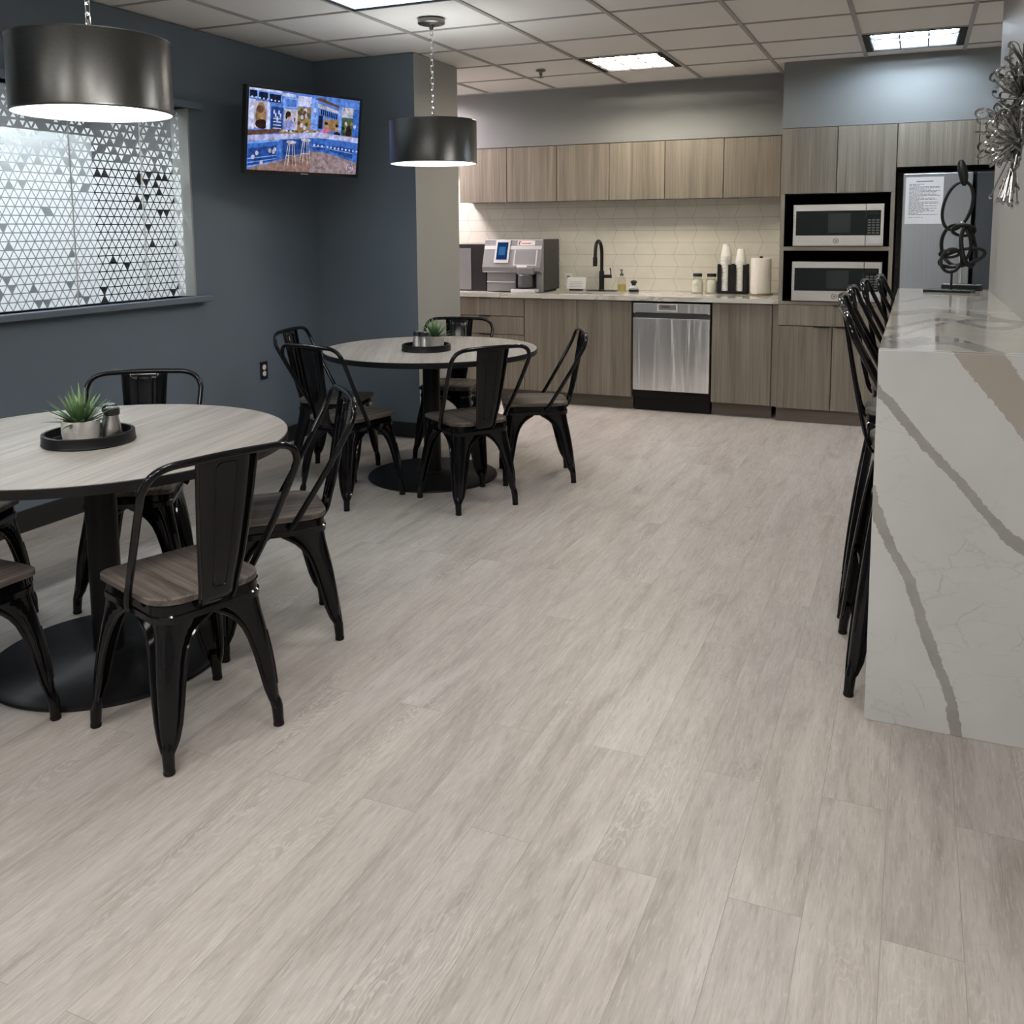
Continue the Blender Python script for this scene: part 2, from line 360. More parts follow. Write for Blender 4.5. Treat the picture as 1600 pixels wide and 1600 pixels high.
# ------------------------------------------------------------------ mesh helper
class MB:
    def __init__(s): s.v = []; s.f = []; s.mi = []
    def add(s, vs, fs, mi=0):
        o = len(s.v); s.v += [tuple(p) for p in vs]; s.f += [tuple(i+o for i in f) for f in fs]; s.mi += [mi]*len(fs); return s
    def box(s, x0, x1, y0, y1, z0, z1, mi=0):
        v = [(x0, y0, z0), (x1, y0, z0), (x1, y1, z0), (x0, y1, z0), (x0, y0, z1), (x1, y0, z1), (x1, y1, z1), (x0, y1, z1)]
        return s.add(v, [(0, 3, 2, 1), (4, 5, 6, 7), (0, 1, 5, 4), (1, 2, 6, 5), (2, 3, 7, 6), (3, 0, 4, 7)], mi)
    def quad(s, a, b, c, d, mi=0): return s.add([a, b, c, d], [(0, 1, 2, 3)], mi)
    def loft(s, rings, cap0=True, cap1=True, closed=True, mi=0):
        n = len(rings[0]); vs = [p for r in rings for p in r]; fs = []
        m = n if closed else n-1
        for i in range(len(rings)-1):
            for j in range(m): fs.append((i*n+j, i*n+(j+1) % n, (i+1)*n+(j+1) % n, (i+1)*n+j))
        if cap0: fs.append(tuple(reversed(range(n))))
        if cap1: fs.append(tuple((len(rings)-1)*n+j for j in range(n)))
        return s.add(vs, fs, mi)
    def lathe(s, prof, cx=0, cy=0, n=32, z0=0, mi=0, cap0=True, cap1=True):
        rings = [[(cx+r*math.cos(2*PI*i/n), cy+r*math.sin(2*PI*i/n), z0+z) for i in range(n)] for r, z in prof]
        return s.loft(rings, cap0, cap1, True, mi)
    def tube(s, path, r, n=10, closed=False, mi=0, flat=1.0):
        P = [Vector(p) for p in path]; m = len(P)
        R = r if isinstance(r, (list, tuple)) else [r]*m
        rings = []; up = None
        for i in range(m):
            if closed: t = P[(i+1) % m]-P[i-1]
            else: t = P[min(i+1, m-1)]-P[max(i-1, 0)]
            t.normalize()
            if up is None:
                a = Vector((0, 0, 1)) if abs(t.z) < .9 else Vector((1, 0, 0)); up = (a-t*a.dot(t)).normalized()
            else:
                up = (up-t*up.dot(t));
                if up.length < 1e-6: up = t.orthogonal()
                up.normalize()
            sd = t.cross(up)
            rings.append([tuple(P[i]+(up*math.cos(2*PI*j/n)*flat+sd*math.sin(2*PI*j/n))*R[i]) for j in range(n)])
        if closed: rings.append(rings[0]); return s.loft(rings, False, False, True, mi)
        return s.loft(rings, True, True, True, mi)
    def sphere(s, c, r, n=12, m=8, mi=0, sc=(1, 1, 1)):
        rings = []
        for i in range(m+1):
            a = -PI/2+PI*i/m; rr = max(1e-4, math.cos(a))*r
            rings.append([(c[0]+rr*math.cos(2*PI*j/n)*sc[0], c[1]+rr*math.sin(2*PI*j/n)*sc[1], c[2]+math.sin(a)*r*sc[2]) for j in range(n)])
        return s.loft(rings, True, True, True, mi)
    def build(s, name, mats, parent=None, smooth=None, bevel=0, kind=None, solid=0, loc=None):
        me = bpy.data.meshes.new(name); me.from_pydata(s.v, [], s.f); me.update()
        if not isinstance(mats, (list, tuple)): mats = [mats]
        for m in mats: me.materials.append(M[m] if isinstance(m, str) else m)
        me.polygons.foreach_set('material_index', s.mi)
        if smooth is not None:
            me.polygons.foreach_set('use_smooth', [True]*len(me.polygons))
            me.set_sharp_from_angle(angle=math.radians(smooth))
        o = bpy.data.objects.new(name, me); COL.objects.link(o)
        if loc: o.location = loc
        if parent: o.parent = parent
        if solid:
            md = o.modifiers.new('solid', 'SOLIDIFY'); md.thickness = solid; md.offset = 0
        if bevel:
            md = o.modifiers.new('bevel', 'BEVEL'); md.width = bevel; md.segments = 2; md.limit_method = 'ANGLE'; md.angle_limit = math.radians(40)
        if kind: o['kind'] = kind
        return o
def box(name, m, x0, x1, y0, y1, z0, z1, parent=None, bevel=0, kind=None):
    return MB().box(x0, x1, y0, y1, z0, z1).build(name, m, parent, None, bevel, kind)
def tag(o, label, cat, group=None):
    o['label'] = label; o['category'] = cat
    if group: o['group'] = group
    return o
def thing(name, label, cat, loc=(0, 0, 0), rz=0, group=None):
    o = bpy.data.objects.new(name, None); COL.objects.link(o); o.location = loc; o.rotation_euler = (0, 0, rz)
    o.empty_display_size = .1
    return tag(o, label, cat, group)
def copy_tree(o, parent=None):
    kids = list(o.children); c = o.copy(); COL.objects.link(c)
    if parent: c.parent = parent
    for ch in kids: copy_tree(ch, c)
    return c
def arc(cx, cy, r, a0, a1, n): return [(cx+r*math.cos(a0+(a1-a0)*i/n), cy+r*math.sin(a0+(a1-a0)*i/n)) for i in range(n+1)]
def rrect(x0, x1, y0, y1, rf, rb=None, n=6):
    """rounded rectangle outline; rf radius at y0 side, rb at y1 side"""
    rb = rf if rb is None else rb
    return (arc(x1-rf, y0+rf, rf, -PI/2, 0, n)+arc(x1-rb, y1-rb, rb, 0, PI/2, n)+arc(x0+rb, y1-rb, rb, PI/2, PI, n)+arc(x0+rf, y0+rf, rf, PI, 1.5*PI, n))
def smooth_path(pts, n=6, closed=False):
    """Catmull-Rom through points"""
    P = [Vector(p) for p in pts]; out = []; m = len(P)
    for i in range(m if closed else m-1):
        if closed: p0, p1, p2, p3 = P[i-1], P[i], P[(i+1) % m], P[(i+2) % m]
        else: p0, p1, p2, p3 = P[max(i-1, 0)], P[i], P[i+1], P[min(i+2, m-1)]
        for j in range(n):
            t = j/n
            out.append(.5*((2*p1)+(p2-p0)*t+(2*p0-5*p1+4*p2-p3)*t*t+(3*p1-p0-3*p2+p3)*t**3))
    if not closed: out.append(P[-1])
    return out

# ------------------------------------------------------------------ structure
MB().box(XA-.1, XE+.1, Y0-.1, YB+.1, -.08, 0).build('floor', 'floor', kind='structure')
# ceiling tiles, fixtures cells left open
FIX = {}   # (i, j) -> kind ; cell x: GX+i*TL.. , y: GY+j*TL..
FIX[(0, 3)] = 'warm'; FIX[(3, 3)] = 'cool'; FIX[(-4, 4)] = 'pink'; FIX[(-1, -1)] = 'sky'
for i, j in ((2, -1), (1, -5), (0, -8), (2, -7), (3, -9), (-2, -9), (-1, -12), (2, -12), (6, -1), (6, 3)): FIX[(i, j)] = 'neutral'  # unseen lights added to brighten the dining area and front floor
i0, i1 = math.floor((XA-GX)/TL), math.ceil((XE-GX)/TL); j0, j1 = math.floor((Y0-GY)/TL), math.ceil((YB-GY)/TL)
cl = MB(); gr = MB()
for i in range(i0, i1):
    for j in range(j0, j1):
        if (i, j) in FIX: continue
        xa, xb = max(XA, GX+i*TL), min(XE, GX+(i+1)*TL); ya, yb = max(Y0, GY+j*TL), min(YB, GY+(j+1)*TL)
        if xb-xa > 1e-3 and yb-ya > 1e-3: cl.box(xa, xb, ya, yb, H+.006, H+.02)
ceil = cl.build('ceiling', 'ceiling', kind='structure')
for i in range(i0, i1+1):
    x = GX+i*TL
    if XA < x < XE: gr.box(x-.012, x+.012, Y0, YB, H-.002, H+.008)
for j in range(j0, j1+1):
    y = GY+j*TL
    if Y0 < y < YB:
        for i in range(i0, i1):
            xa, xb = max(XA, GX+i*TL+.0125), min(XE, GX+(i+1)*TL-.0125)
            if xb-xa > .02: gr.box(xa, xb, y-.007, y+.007, H-.001, H+.008)
gr.build('ceiling_grid', 'tile_ceiling_bar', ceil, kind='structure')
# left wall with a wide window opening
WY0, WY1, WZ0, WZ1 = 1.45, 4.29, 1.05, 2.13
wl = MB(); T = .12
wl.box(XL-T, XL, Y0, WY0, 0, H); wl.box(XL-T, XL, WY1, YC+.05, 0, H); wl.box(XL-T, XL, WY0, WY1, 0, WZ0); wl.box(XL-T, XL, WY0, WY1, WZ1, H)
wl.build('wall_left', 'wall_blue', kind='structure')
# corner column: blue front, grey side
cm = MB(); cm.box(XL-T, XC, YC, YC2, 0, H)
cm.mi[3] = 1; cm.mi[4] = 1
cm.build('wall_corner_column', ['wall_blue', 'wall_grey'], kind='structure')
box('wall_alcove_side', 'wall_grey', XA-.1, XL-T, YC2-.12, YC2, 0, H, kind='structure')
box('wall_alcove_left', 'wall_grey', XA-.1, XA, YC2, YB, 0, H, kind='structure')
box('wall_back', 'tile', XA-.1, XE, YB, YB+.1, 0, H, kind='structure')
box('wall_soffit', 'wall_soffit', XA, XT, YS, YB, 2.130, H+.004, kind='structure')
box('wall_soffit_right', 'wall_soffit', XT, XE, YT, YB, 2.132, H+.004, kind='structure')
box('wall_right', 'wall_grey', XR, XR+.14, YR0+.03, YR1, 0, H, kind='structure')
box('wall_far_right', 'white_paint', XE, XE+.1, Y0, YB, 0, H, kind='structure')
box('wall_front', 'white_paint', XL-T, XE, Y0-.1, Y0, 0, H, kind='structure')
box('baseboard_left', 'baseboard', XL, XL+.012, Y0, YC, 0, .105, kind='structure')
box('baseboard_column', 'baseboard', XL+.012, XC, YC-.012, YC, 0, .105, kind='structure')
box('baseboard_column_side', 'baseboard', XC, XC+.012, YC-.012, YC2, 0, .105, kind='structure')
# window
win = bpy.data.objects.new('window_1', None); COL.objects.link(win); win['kind'] = 'structure'
XG = XL-.066
joints = [3.03-.473*2, 3.03-.473, 3.03, 3.503, 3.978]
edges = [WY0]+joints[1:]+[WY1]
for a, c in zip(edges[:-1], edges[1:]):
    box('glass_pane', 'pane', XG-.010, XG, a+.0015, c-.0015, WZ0, WZ1, win, kind='structure')
sm_ = MB()
for yj in joints[1:]: sm_.box(XG+.0005, XG+.0025, yj-.004, yj+.004, WZ0, WZ1)
sm_.build('glass_joint', 'white_plastic', win, kind='structure')
jm = MB(); jm.box(XL-.12, XL+.003, WY1-.012, WY1+.001, WZ0, WZ1); jm.box(XL-.12, XL+.003, WY0-.001, WY0+.012, WZ0, WZ1)
jm.build('window_jamb', 'wall_grey', win, kind='structure')
box('window_sill', 'wall_blue', XL-.12, XL+.06, WY0-.08, WY1+.075, WZ0-.032, WZ0, win, .004, 'structure')
box('window_head', 'wall_blue', XL-.12, XL+.05, WY0-.08, WY1+.075, WZ1, WZ1+.035, win, .004, 'structure')
# frosted triangles: rows of equilateral triangles, thinning out and shrinking upward
fm = MB(); side = .0478; rowh = side*.866; r = random.Random(3); nrow = int((WZ1-WZ0)/rowh)
for q in range(nrow):
    zb = WZ0+.004+q*rowh; frac = q/nrow
    miss = .05 if frac < .52 else .05+.55*((frac-.52)/.48)**1.2
    sc = .81 if frac < .58 else .81-.40*((frac-.58)/.42)
    for t in range(int((WY1-WY0)/(side/2))):
        yc = WY0+(t+1)*side/2; upw = (t+q) % 2 == 0
        if r.random() < miss: continue
        zc = zb+rowh*(1/3 if upw else 2/3); sg = 1 if upw else -1
        pts = [(XG+.003, yc-side/2*sc, zc-sg*rowh/3*sc), (XG+.003, yc+side/2*sc, zc-sg*rowh/3*sc), (XG+.003, yc, zc+sg*rowh*2/3*sc)]
        if pts[0][1] > WY1-.03 and upw or pts[0][1] < WY0+.012: continue
        fm.add([(a_, min(b_, WY1-.0125), c_) for a_, b_, c_ in pts], [(0, 1, 2)])
fm.build('frosted_film', 'film', win, kind='structure')
# hall behind the window
HX = -5.9
hm = MB(); hm.box(HX-.1, HX, .4, 6.0, 0, 2.75); hm.box(HX, XL-T, 5.45, 5.53, 0, 2.75); hm.box(HX, XL-T, .3, .4, 0, 2.75)
hm.build('wall_hall', 'hall_grey', kind='structure')
box('ceiling_hall', 'white_paint', HX, XL-T, .4, 5.45, 2.70, 2.76, kind='structure')
box('floor_hall', 'wall_grey', HX, XL-T, .4, 5.45, -.06, 0, kind='structure')
hl = thing('added_hall_light', 'added strip light brightening the patterned window film from the hall behind', 'light', (-4.75, 2.9, 2.70))  # added lamp that lights the window film from behind
MB().box(-.12, .12, -1.6, 1.6, -.05, 0).build('housing', 'white_plastic', hl)
MB().box(-.10, .10, -1.57, 1.57, -.056, -.0505).build('diffuser', 'lamp_hall', hl)
pn = MB().box(-.02, .02, -.9, .9, .02, 2.05).build('hall_screen', 'screen_grey'); pn.location = (-5.0, 3.7, 0)
tag(pn, 'pale grey screen panel standing in the hall behind the left window panes', 'screen')
pn = MB().box(-.02, .02, -.42, .42, .02, 1.85).build('hall_dark_panel', 'black_matte'); pn.location = (-5.0, 5.02, 0)  # dark panel added to darken the gaps of the right panes
tag(pn, 'dark panel added in the hall so the right window gaps look dark', 'cabinet')

# ------------------------------------------------------------------ ceiling fixtures
FL = {(0, 3): 'square louvred ceiling light with warm glow above the kitchen floor', (3, 3): 'square louvred ceiling light with cool white glow in front of the fridge wall',
      (-4, 4): 'square louvred ceiling light hidden in the alcove behind the blue column', (-1, -1): 'ceiling light with a blue sky and cloud print beside the far pendant'}
for (i, j), kd in FIX.items():
    lab = FL.get((i, j), 'added square louvred ceiling light, unseen, brightening the dining area')
    grp = None if (i, j) in FL else 'added ceiling lights outside the view'
    t = thing('ceiling_light', lab, 'ceiling light', (GX+(i+.5)*TL, GY+(j+.5)*TL, H), 0, grp)
    h = TL/2-.0135
    f = MB()
    if kd == 'sky':
        f.box(-h, h, -h, -h+.014, -.004, .02); f.box(-h, h, h-.014, h, -.004, .02); f.box(-h, -h+.014, -h+.014, h-.014, -.004, .02); f.box(h-.014, h, -h+.014, h-.014, -.004, .02)
        f.build('frame', 'black_satin', t)
        MB().box(-h+.014, h-.014, -h+.014, h-.014, .004, .010).build('printed_diffuser', 'sky_panel', t)
        continue
    bx, by = .042, .016
    f.box(-h, h, -h, -h+by, -.004, .10); f.box(-h, h, h-by, h, -.004, .10); f.box(-h, -h+bx, -h+by, h-by, -.004, .10); f.box(h-bx, h, -h+by, h-by, -.004, .10)
    f.build('frame', 'black_matte', t)
    MB().box(-h+bx, h-bx, -h+by, h-by, .070, .075).build('reflector', 'reflector', t)
    lv = MB(); xw, yw = h-bx, h-by
    for q in (-1, 0, 1): MB().tube([(-xw+.012, q*yw*2/3, .036), (xw-.012, q*yw*2/3, .036)], .0125, 12).build('lamp_tube', 'lamp_'+kd, t, 60)
    for q in (-1, 1):
        lv.box(q*xw/3-.004, q*xw/3+.004, -yw, yw, .004, .022); lv.box(-xw, xw, q*yw/3-.004, q*yw/3+.004, .005, .021)
    for q in (-1, 1):
        lv.box(q*xw-.002-q*.002, q*xw+.002-q*.002, -yw, yw, .004, .068); lv.box(-xw, xw, q*yw-.002-q*.002, q*yw+.002-q*.002, .004, .068)
    lv.build('louver', 'louver', t)
sp = thing('fire_sprinkler', 'small metal sprinkler head on the ceiling left of the warm light', 'sprinkler', (-2.587, 6.543, H))
MB().lathe([(.036, 0), (.036, -.006), (.02, -.012)], n=20).build('escutcheon', 'nickel', sp, 40)
MB().lathe([(.012, -.012), (.012, -.035), (.006, -.037), (.006, -.05), (.022, -.051), (.022, -.054)], n=16).build('head', 'nickel', sp, 40)

# ------------------------------------------------------------------ pendants
def pendant(x, y, zb, zt, d, label, rz=0):
    t = thing('pendant_lamp', label, 'pendant lamp', (x, y, 0), rz, 'drum pendants above the dining tables')
    R_ = d/2
    MB().lathe([(.076, H-.002), (.076, H-.022), (.070, H-.026), (.02, H-.030), (.012, H-.045), (.010, H-.055)], n=36).build('canopy', 'nickel', t, 40)
    ch = MB(); z = H-.05; k = 0; ln = .040
    while z-ln > zt+.02:
        pts = []
        for q in range(16):
            a = 2*PI*q/16; lx = .0085*math.cos(a); lz = math.sin(a)*.0085+(ln/2-.0085)*(1 if math.sin(a) >= 0 else -1)
            pts.append((lx, 0, z-ln/2+lz) if k % 2 == 0 else (0, lx, z-ln/2+lz))
        ch.tube(pts, .0024, 6, True); z -= ln-.0075; k += 1
    ch.build('chain', 'chrome', t, 60)
    hb = MB(); hb.tube([(0, 0, z+.01), (0, 0, zt-.02)], .005, 8)
    for q in range(3):
        a = 2*PI*q/3+.4; hb.tube([(0, 0, zt-.012), (R_*.985*math.cos(a), R_*.985*math.sin(a), zt-.012)], .0035, 6)
    hb.build('spider_frame', 'nickel', t, 60)
    th = .004
    MB().lathe([(R_-th, zb), (R_, zb), (R_+.0015, zb+.004), (R_, zb+.008), (R_, zt-.008), (R_+.0015, zt-.004), (R_, zt), (R_-th, zt)], n=72, cap0=False, cap1=False).build('shade', 'gunmetal', t, 30)
    MB().lathe([(R_-th-.0005, zt-.001), (R_-th-.0005, zb+.001)], n=72, cap0=False, cap1=False).build('shade_lining', 'shade_in', t, 30)
    MB().lathe([(R_-th-.002, zb+.045), (R_-th-.002, zb+.049)], n=60).build('diffuser', 'pendant_glow', t, 30)
    for q in range(3):
        a = 2*PI*q/3+.4+PI/3; bx_, by_ = .10*math.cos(a), .10*math.sin(a)
        MB().sphere((bx_, by_, zb+.125), .030, 14, 10).build('bulb', 'bulb_glow', t, 60)
        MB().lathe([(.014, zb+.156), (.014, zb+.19)], bx_, by_, 14).tube([(bx_, by_, zb+.188), (0, 0, zt-.012)], .004, 6).build('socket', 'nickel', t, 60)
    return t
pendant(-2.433, 2.264, 1.80, 2.03, .485, 'dark metal drum pendant hanging over the near table, cut by the picture top')
pendant(-2.525, 4.735, 1.797, 2.035, .49, 'dark metal drum pendant with round canopy hanging over the far table')

# ------------------------------------------------------------------ tables
def table(x, y, m, label):
    t = thing('round_table', label, 'table', (x, y, 0))
    R_ = .612
    MB().lathe([(R_-.002, .7485), (R_-.002, .7512)], n=96).build('tabletop', m, t, 30)
    MB().lathe([(R_-.012, .718), (R_-.001, .721), (R_, .724), (R_, .7475), (R_-.0015, .7495), (R_-.006, .7484)], n=96).build('edge_band', 'black_satin', t, 30)
    MB().lathe([(.050, .016), (.050, .69)], n=40).build('post', 'black_satin', t, 30)
    mp = MB(); mp.box(-.30, .30, -.03, .03, .69, .7178); mp.box(-.03, .03, -.30, -.0301, .69, .7178); mp.box(-.03, .03, .0301, .30, .69, .7178)
    mp.build('mounting_spider', 'black_satin', t)
    MB().lathe([(.372, 0), (.376, .004), (.374, .012), (.360, .019), (.10, .024), (.085, .030), (.052, .034)], n=80).build('base_plate', 'black_satin', t, 30)
    return t
T1 = (-2.45, 2.215); T2 = (-2.545, 4.70)
table(*T1, 'table_a', 'large round grey wood table nearest the camera at the left')
table(*T2, 'table_b', 'far round grey wood table in front of the column and kitchen')

# ------------------------------------------------------------------ tolix style chair
def make_chair(name, cat, label, zs, hoop_dz, feet, seatw=1.0, stool=False):
    t = thing(name, label, cat)
    zt = zs-.058     # top of the legs
    top = {(1, 1): (.152, .178), (-1, 1): (-.152, .178), (1, -1): (.148, -.155), (-1, -1): (-.148, -.155)}
    for key, (fx, fy) in feet.items():
        tx, ty = top[key]; mb = MB(); rings = []; bead1 = []; bead2 = []
        hs = [(0.0, .015), (.07, .016), (.11, .025), (.16, .035), (.26, .046), (.40, .054), (.55, .060), (.68, .066), (.77, .074), (.84, .087), (.89, .103), (.93, .123), (.962, .143), (1.0, .152)]
        if stool: hs = [(0.0, .015), (.04, .016), (.065, .026), (.12, .038), (.25, .046), (.45, .052), (.65, .056), (.80, .063), (.87, .075), (.92, .092), (.955, .112), (.98, .138), (1.0, .150)]
        z0 = .03
        for h_, w in hs:
            e = h_; bow = .012*math.sin(PI*min(1, h_*1.15))
            cx = fx+(tx-fx)*e+bow*key[0]*.6; cy = fy+(ty-fy)*e+bow*key[1]*.6; z = z0+(zt-z0)*h_
            rc = min(.022, w*.7); sx, sy = -key[0], -key[1]
            ctr = (cx+sx*rc, cy+sy*rc)
            mid = [(ctr[0]-sx*rc*math.cos(a), ctr[1]-sy*rc*math.sin(a)) for a in (0, PI/6, PI/3, PI/2)]
            lim = .151
            wx = min(w, abs(cx)); wy = min(w, abs(cy-.012))
            prof = [(cx, cy+sy*wy)]+[(mid[0][0], mid[0][1])]+mid[1:]+[(cx+sx*wx, cy)]
            if key[0]*key[1] < 0: prof = prof[::-1]
            rings.append([(p[0], p[1], z) for p in prof]); bead1.append(rings[-1][0]); bead2.append(rings[-1][-1])
        mb.loft(rings, False, False, False)
        mb.tube(bead1[1:], .0048, 6); mb.tube(bead2[1:], .0048, 6)
        # pressed rib down the outside corner
        ribp = [tuple(Vector(rg[3]).lerp(Vector(rg[2]), .5)) for rg in rings[4:8]]
        mb.tube(ribp, .004, 6)
        ctr_ = [(rg[2][0]*.5+rg[3][0]*.5-key[0]*.007, rg[2][1]*.5+rg[3][1]*.5-key[1]*.007, rg[0][2]) for rg in rings[:4]]
        cx, cy = ctr_[0][0]+(ctr_[0][0]-ctr_[1][0])*.7, ctr_[0][1]+(ctr_[0][1]-ctr_[1][1])*.7
        mb.tube([(cx, cy, .011)]+ctr_, [.0138, .0142, .0150, .0150, .010], 14)
        lg = mb.build('leg', 'black_metal', t, 50, solid=.003)
        MB().lathe([(.0140, 0), (.0155, .002), (.0155, .0105)], cx, cy, 16).build('foot_cap', 'rubber', lg, 40)
    pan = MB(); rings = []
    for z, off in ((zt-.012, .004), (zt+.006, .005), (zt+.010, .001), (zt+.034, -.001), (zt+.037, .003), (zt+.040, -.004)):
        rings.append([(a, c, z) for a, c in rrect(-.158-off, .158+off, -.163-off, .186+off, .055, .045)])
    pan.loft(rings, False, True).build('seat_pan', 'black_metal', t, 40)
    st = MB(); rings = []
    for z, off in ((zs-.021, -.004), (zs-.019, .0), (zs-.004, .0), (zs, -.005)):
        rings.append([(a, c, z) for a, c in rrect(-.166-off, .166+off, -.172-off, .198+off, .085, .035)])
    st.loft(rings).build('seat', 'seat', t, 35)
    zh = .845+hoop_dz
    b0 = zs-.03
    pts = [(-.172, -.040, b0-.02), (-.186, -.045, b0), (-.1935, -.070, b0+.045)]
    hoop = [(-.180, -.035, b0-.012), (-.191, -.055, b0+.02), (-.212, -.150, b0+(zh-.075-b0)*.52), (-.226, -.232, zh-.090), (-.224, -.248, zh-.055), (-.205, -.259, zh-.022), (-.165, -.266, zh-.004), (-.10, -.271, zh), (0, -.274, zh+.002)]
    hoop = hoop+[(-a, c, d) for a, c, d in hoop[-2::-1]]
    MB().tube(smooth_path(hoop, 5), .0105, 12).build('back_frame', 'black_metal', t, 60)
    # back splat: curved sheet widening upward, with a pressed outline
    prof = [(-.170, b0-.012, .052), (-.186, b0+.012, .054), (-.196, b0+.05, .057), (-.214, b0+(zh-b0)*.3, .066), (-.238, b0+(zh-b0)*.6, .077), (-.262, zh-.03, .086), (-.270, zh-.002, .088)]
    path = smooth_path([(y, z, w) for y, z, w in prof], 4)
    bk = MB(); rings = [[(-p[2], p[0], p[1]), (-p[2]*.5, p[0]-.002, p[1]), (0, p[0]-.003, p[1]), (p[2]*.5, p[0]-.002, p[1]), (p[2], p[0], p[1])] for p in path]
    bk.loft(rings, False, False, False)
    bk.tube([(r_[0][0], r_[0][1], r_[0][2]) for r_ in rings], .0035, 6); bk.tube([(r_[-1][0], r_[-1][1], r_[-1][2]) for r_ in rings], .0035, 6)
    def at(u, v):   # u -1..1 across, v 0..1 up
        q = min(len(path)-2, int(v*(len(path)-1))); f_ = v*(len(path)-1)-q; p = path[q].lerp(path[q+1], f_)
        return (u*p[2], p[0]-.0035+.002*abs(u), p[1])
    vb, vt = .30, .86; out = []
    for q in range(7): out.append(at(-.34-.02*q/6, vb+.03+(vt-vb-.06)*q/6))
    out += [at(-.28, vt-.005), at(-.18, vt)]+[at(u_, vt) for u_ in (-.06, .06, .18)]+[at(.28, vt-.005)]
    for q in range(7): out.append(at(.36-.02*q/6, vt-.03-(vt-vb-.06)*q/6))
    out += [at(.28, vb+.005), at(.18, vb), at(0, vb), at(-.18, vb), at(-.28, vb+.005)]
    bk.tube(out, .0022, 6, True)
    bk.tube([(p[0], p[1]+.006, p[2]) for p in out], .0022, 6, True)
    bk.build('backrest', 'black_metal', t, 50, solid=.003)
    if stool:
        br = MB()
        def fp(key, z):
            e = (z-.03)/(zt-.03); fx, fy = feet[key]; tx, ty = top[key]
            return (fx+(tx-fx)*e-key[0]*.012, fy+(ty-fy)*e-key[1]*.012, z)
        for a, c, z in (((1, 1), (-1, 1), .24), ((1, -1), (-1, -1), .34), ((1, 1), (1, -1), .29), ((-1, 1), (-1, -1), .29)):
            br.tube([fp(a, z), fp(c, z)], .010, 8, flat=.5)
        br.build('foot_rail', 'black_metal', t, 50)
    return t
feetC = {(1, 1): (.203, .203), (-1, 1): (-.203, .203), (1, -1): (.178, -.203), (-1, -1): (-.178, -.203)}
GRP1, GRP2 = 'metal chairs around the near table', 'metal chairs around the far table'
A = make_chair('dining_chair', 'chair', 'foremost black metal chair, its back to the camera, at the near table', .46, 0, feetC)
def place(o, x, y, deg, label, group):
    o.location = (x, y, 0); o.rotation_euler = (0, 0, math.radians(deg)); o['label'] = label; o['group'] = group; return o
place(A, -1.884, 1.980, 70.7, A['label'], GRP1)
for x, y, dg, lab, gp in (
    (-2.060, 2.609, 134.5, 'black metal chair seen side-on at the right of the near table', GRP1),
    (-2.795, 2.705, -146, 'black metal chair behind the near table, facing the camera against the blue wall', GRP1),
    (-2.475, 1.660, -2, 'nearer of two partly visible chairs at the left picture edge', GRP1),
    (-3.120, 2.130, -70, 'farther of two partly visible chairs at the left picture edge', GRP1),
    (-3.125, 4.562, -79.2, 'black metal chair at the left of the far table, back against the blue wall', GRP2),
    (-2.745, 4.143, -13, 'black metal chair at the left front of the far table, nearest the near table', GRP2),
    (-2.123, 4.316, 55.0, 'black metal chair in front of the far table, its back to the camera', GRP2),
    (-1.978, 4.916, 117.3, 'black metal chair seen side-on at the right of the far table near the cabinets', GRP2),
    (-2.695, 5.240, -166, 'black metal chair behind the far table, facing the camera below the kitchen drawers', GRP2)):
    place(copy_tree(A), x, y, dg, lab, gp)
feetS = {(1, 1): (.225, .215), (-1, 1): (-.225, .215), (1, -1): (.240, -.235), (-1, -1): (-.240, -.235)}
S = make_chair('bar_stool', 'bar stool', '', .765, .32, feetS, 1.0, True)
SG = 'black metal stools along the stone bar'
for q, (x, y, dg, lab) in enumerate(((.065, 3.140, -84, 'black metal bar stool nearest the stone waterfall end of the bar'), (.020, 3.72, -88, 'second black bar stool counting from the stone waterfall end'),
        (.020, 4.26, -90, 'middle black bar stool of five along the stone bar'), (.045, 4.80, -91, 'fourth black bar stool counting from the stone waterfall end'), (.095, 5.31, -92, 'black bar stool farthest along the bar, closest to the fridge'))):
    place(S if q == 0 else copy_tree(S), x, y, dg, lab, SG)

# ------------------------------------------------------------------ stone bar
bar = thing('stone_bar', 'tall white quartz bar with brown veins and waterfall end against the right wall', 'bar', (0, 0, 0))
MB().box(XBAR, XR-.001, YBAR+.041, YR1, ZBAR-.04, ZBAR).build('bar_top', 'stone_top', bar, bevel=.002)
MB().box(XBAR, XR+.75, YBAR, YBAR+.04, 0, ZBAR).build('waterfall_end', 'stone_panel', bar, bevel=.002)
MB().box(XBAR+.01, XR-.001, YR1-.06, YR1-.02, 0, ZBAR-.041).build('end_support', 'white_paint', bar)
# sculpture
sc_ = thing('ring_sculpture', 'dark metal sculpture of interlocked rings on the far end of the bar', 'sculpture', (.165, 5.36, ZBAR), math.radians(-18))
MB().box(-.115, .115, -.05, .05, 0, .014).build('base', 'bronze', sc_, bevel=.002)
MB().tube([(.01, 0, .014), (.01, 0, .115)], .006, 10).build('stem', 'bronze', sc_, 60)
def ring(c, a, b, tilt, yaw, pit, r_=.010, flat=.75):
    m4 = Matrix.Rotation(yaw, 3, 'Z') @ Matrix.Rotation(pit, 3, 'X') @ Matrix.Rotation(tilt, 3, 'Y'); pts = []
    for q in range(40):
        an = 2*PI*q/40; pts.append(tuple(Vector(c)+m4 @ Vector((a*math.cos(an), 0, b*math.sin(an)))))
    MB().tube(pts, r_, 10, True, 0, flat).build('ring', 'bronze', sc_, 60)
ring((.022, 0, .445), .066, .125, .24, .15, 0, .011)
ring((.020, .01, .245), .085, .105, .10, -.35, .1, .010)
ring((.060, -.01, .320), .052, .038, .0, .2, .75, .009)
